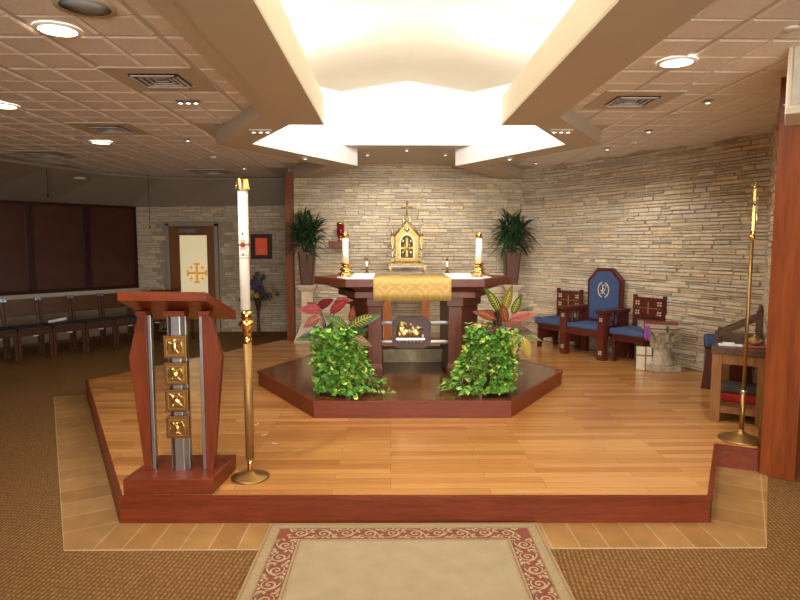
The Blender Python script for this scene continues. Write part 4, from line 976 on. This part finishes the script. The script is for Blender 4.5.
b = MB(); b.ball((0,-.02,.30),(.012,.012,.016),10,M=K); b.ball((0,-.018,.235),(.018,.012,.04),10,M=K); b.tube([(0,-.016,.20),(.004,-.022,.15),(0,-.016,.10)],[.012,.010,.006],8,M=K)
for sx in (-1,1): b.tube([(0,-.018,.265),(sx*.05,-.018,.275),(sx*.10,-.014,.268)],[.008,.006,.004],6,M=K)
b.build('corpus', M['silver'], r)

# ================================================================ NAVE CHAIRS (left)
TH2 = math.radians(50.3)
def nave_chair(lab, loc):
    r = thing('nave_chair', lab, 'chair', loc, TH2, None); w_ = .203
    for sx in (-1,1):
        MB().box(sx*w_-.02,sx*w_+.02,0,.04,0,.43).build('leg', M['navew'], r, bevel=.003)
        b = MB(); b.box(sx*w_-.018,sx*w_+.018,.42,.455,0,.50); b.box(sx*w_-.018,sx*w_+.018,0,.035,0,.36,M=T(0,.42,.49,0,-.16)); b.build('leg', M['navew'], r, bevel=.003)
    b = MB(); b.prism([(-.20,.0),(.20,.0),(.20,.03),(-.20,.03)],.36,.43); b.box(-w_,w_,.42,.45,.36,.42)
    for sx in (-1,1): b.box(sx*w_-.014,sx*w_+.014,.03,.43,.36,.42)
    b.build('seat_rail', M['navew'], r)
    MB().box(-.21,.21,-.02,.44,.43,.47).build('seat', M['greyf'] if 0 else plain('seat_pad', (.05,.035,.028), .9) if 'seat_pad' not in bpy.data.materials else bpy.data.materials['seat_pad'], r, bevel=.012)
    MB().box(-.195,.195,-.012,.012,0,.24,M=T(0,.475,.60,0,-.16)).build('backrest', M['navew'], r, bevel=.006)
    MB().box(-.19,.19,.30,.33,.16,.20).build('book_rack', M['navew'], r)
    MB().box(-.035,.035,-.004,.0,.345,.36).build('metal_tag', M['paper'], r)
    for sx in (-1,1): MB().box(sx*w_-.022,sx*w_+.022,-.004,.042,.325,.372,M=T(0,.42,.49,0,-.16)).build('metal_cap', metalm('cap_metal', (.30,.33,.40), .35) if 'cap_metal' not in bpy.data.materials else bpy.data.materials['cap_metal'], r)
    return r
labs = ['dark wooden row chair cut by the left edge of the picture','dark wooden row chair with empty back, first whole one from the left','dark wooden row chair with a white booklet behind its seat','dark wooden row chair third from the lectern top','dark wooden row chair whose back nearly touches the lectern top in view','dark wooden row chair seen behind the lectern top','dark wooden row chair at the far end of the row below the glazed door']
P0 = Vector((-4.985,8.57)); cpos = []
d0 = Vector((.64,.77))*.455
for k in range(-1,6): cpos.append(P0+d0*k)
nc = nave_chair(labs[0], (cpos[0].x,cpos[0].y,0))
for k in range(1,7): dup(nc, (cpos[k].x,cpos[k].y,0), TH2, labs[k])
q = cpos[2]+Vector((-.77,.64))*.40
o = MB().box(-.13,.13,-.006,.006,0,.04).build('booklet', M['paper'], None, (q.x+.0,q.y,.475), TH2); o.rotation_euler = (0,-.12,TH2); tag(o, 'white booklet lying at the back of a dark row chair seat', 'booklet')

# flower arrangement in the dark corner
r = thing('flower_arrangement', 'purple and yellow flower arrangement in a tall slim vase in the back left corner', 'flowers', (-2.36,10.85,0))
MB().lathe([(.09,0),(.09,.02),(.03,.06),(.022,.30),(.028,.45),(.06,.62),(.065,.64)],n=20).build('vase', M['vase'], r)
b = MB(); st = MB(); R = random.Random(4)
for k in range(70):
    a = R.uniform(0,2*PI); el = R.uniform(-.1,1.45); L = R.uniform(.18,.50)
    e_ = Vector((math.cos(a)*math.cos(el)*.75*L, math.sin(a)*math.cos(el)*.4*L, .66+math.sin(el)*L)); st.tube([(0,0,.60),e_*.5+Vector((0,0,.33)),e_],.003,4,col=(.05,.09,.03))
    c = R.choice([(.10,.04,.16),(.14,.05,.20),(.05,.09,.03),(.04,.08,.03),(.10,.03,.10),(.38,.30,.05)] )
    b = MB()
    for j in range(5): t = j*1.256; b.leaf(e_, (math.cos(t),R.uniform(-.6,.1),math.sin(t)), (0,-1,.2), R.uniform(.04,.07), .03, .1, c, 2)
    b.build('bloom', M['petal'], r)
for x, z in ((.03,.74),(-.06,.80)):
    b = MB()
    for j in range(14): t = j*.45; b.leaf((x,-.20,z), (math.cos(t),-.3-(j%2)*.5,math.sin(t)), (0,-1,.2), .065, .03, .1, (.50,.36,.04) if x > 0 else (.45,.40,.28), 2)
    b.build('large_bloom', M['petal'], r)
st.build('stems', M['leaf'], r)
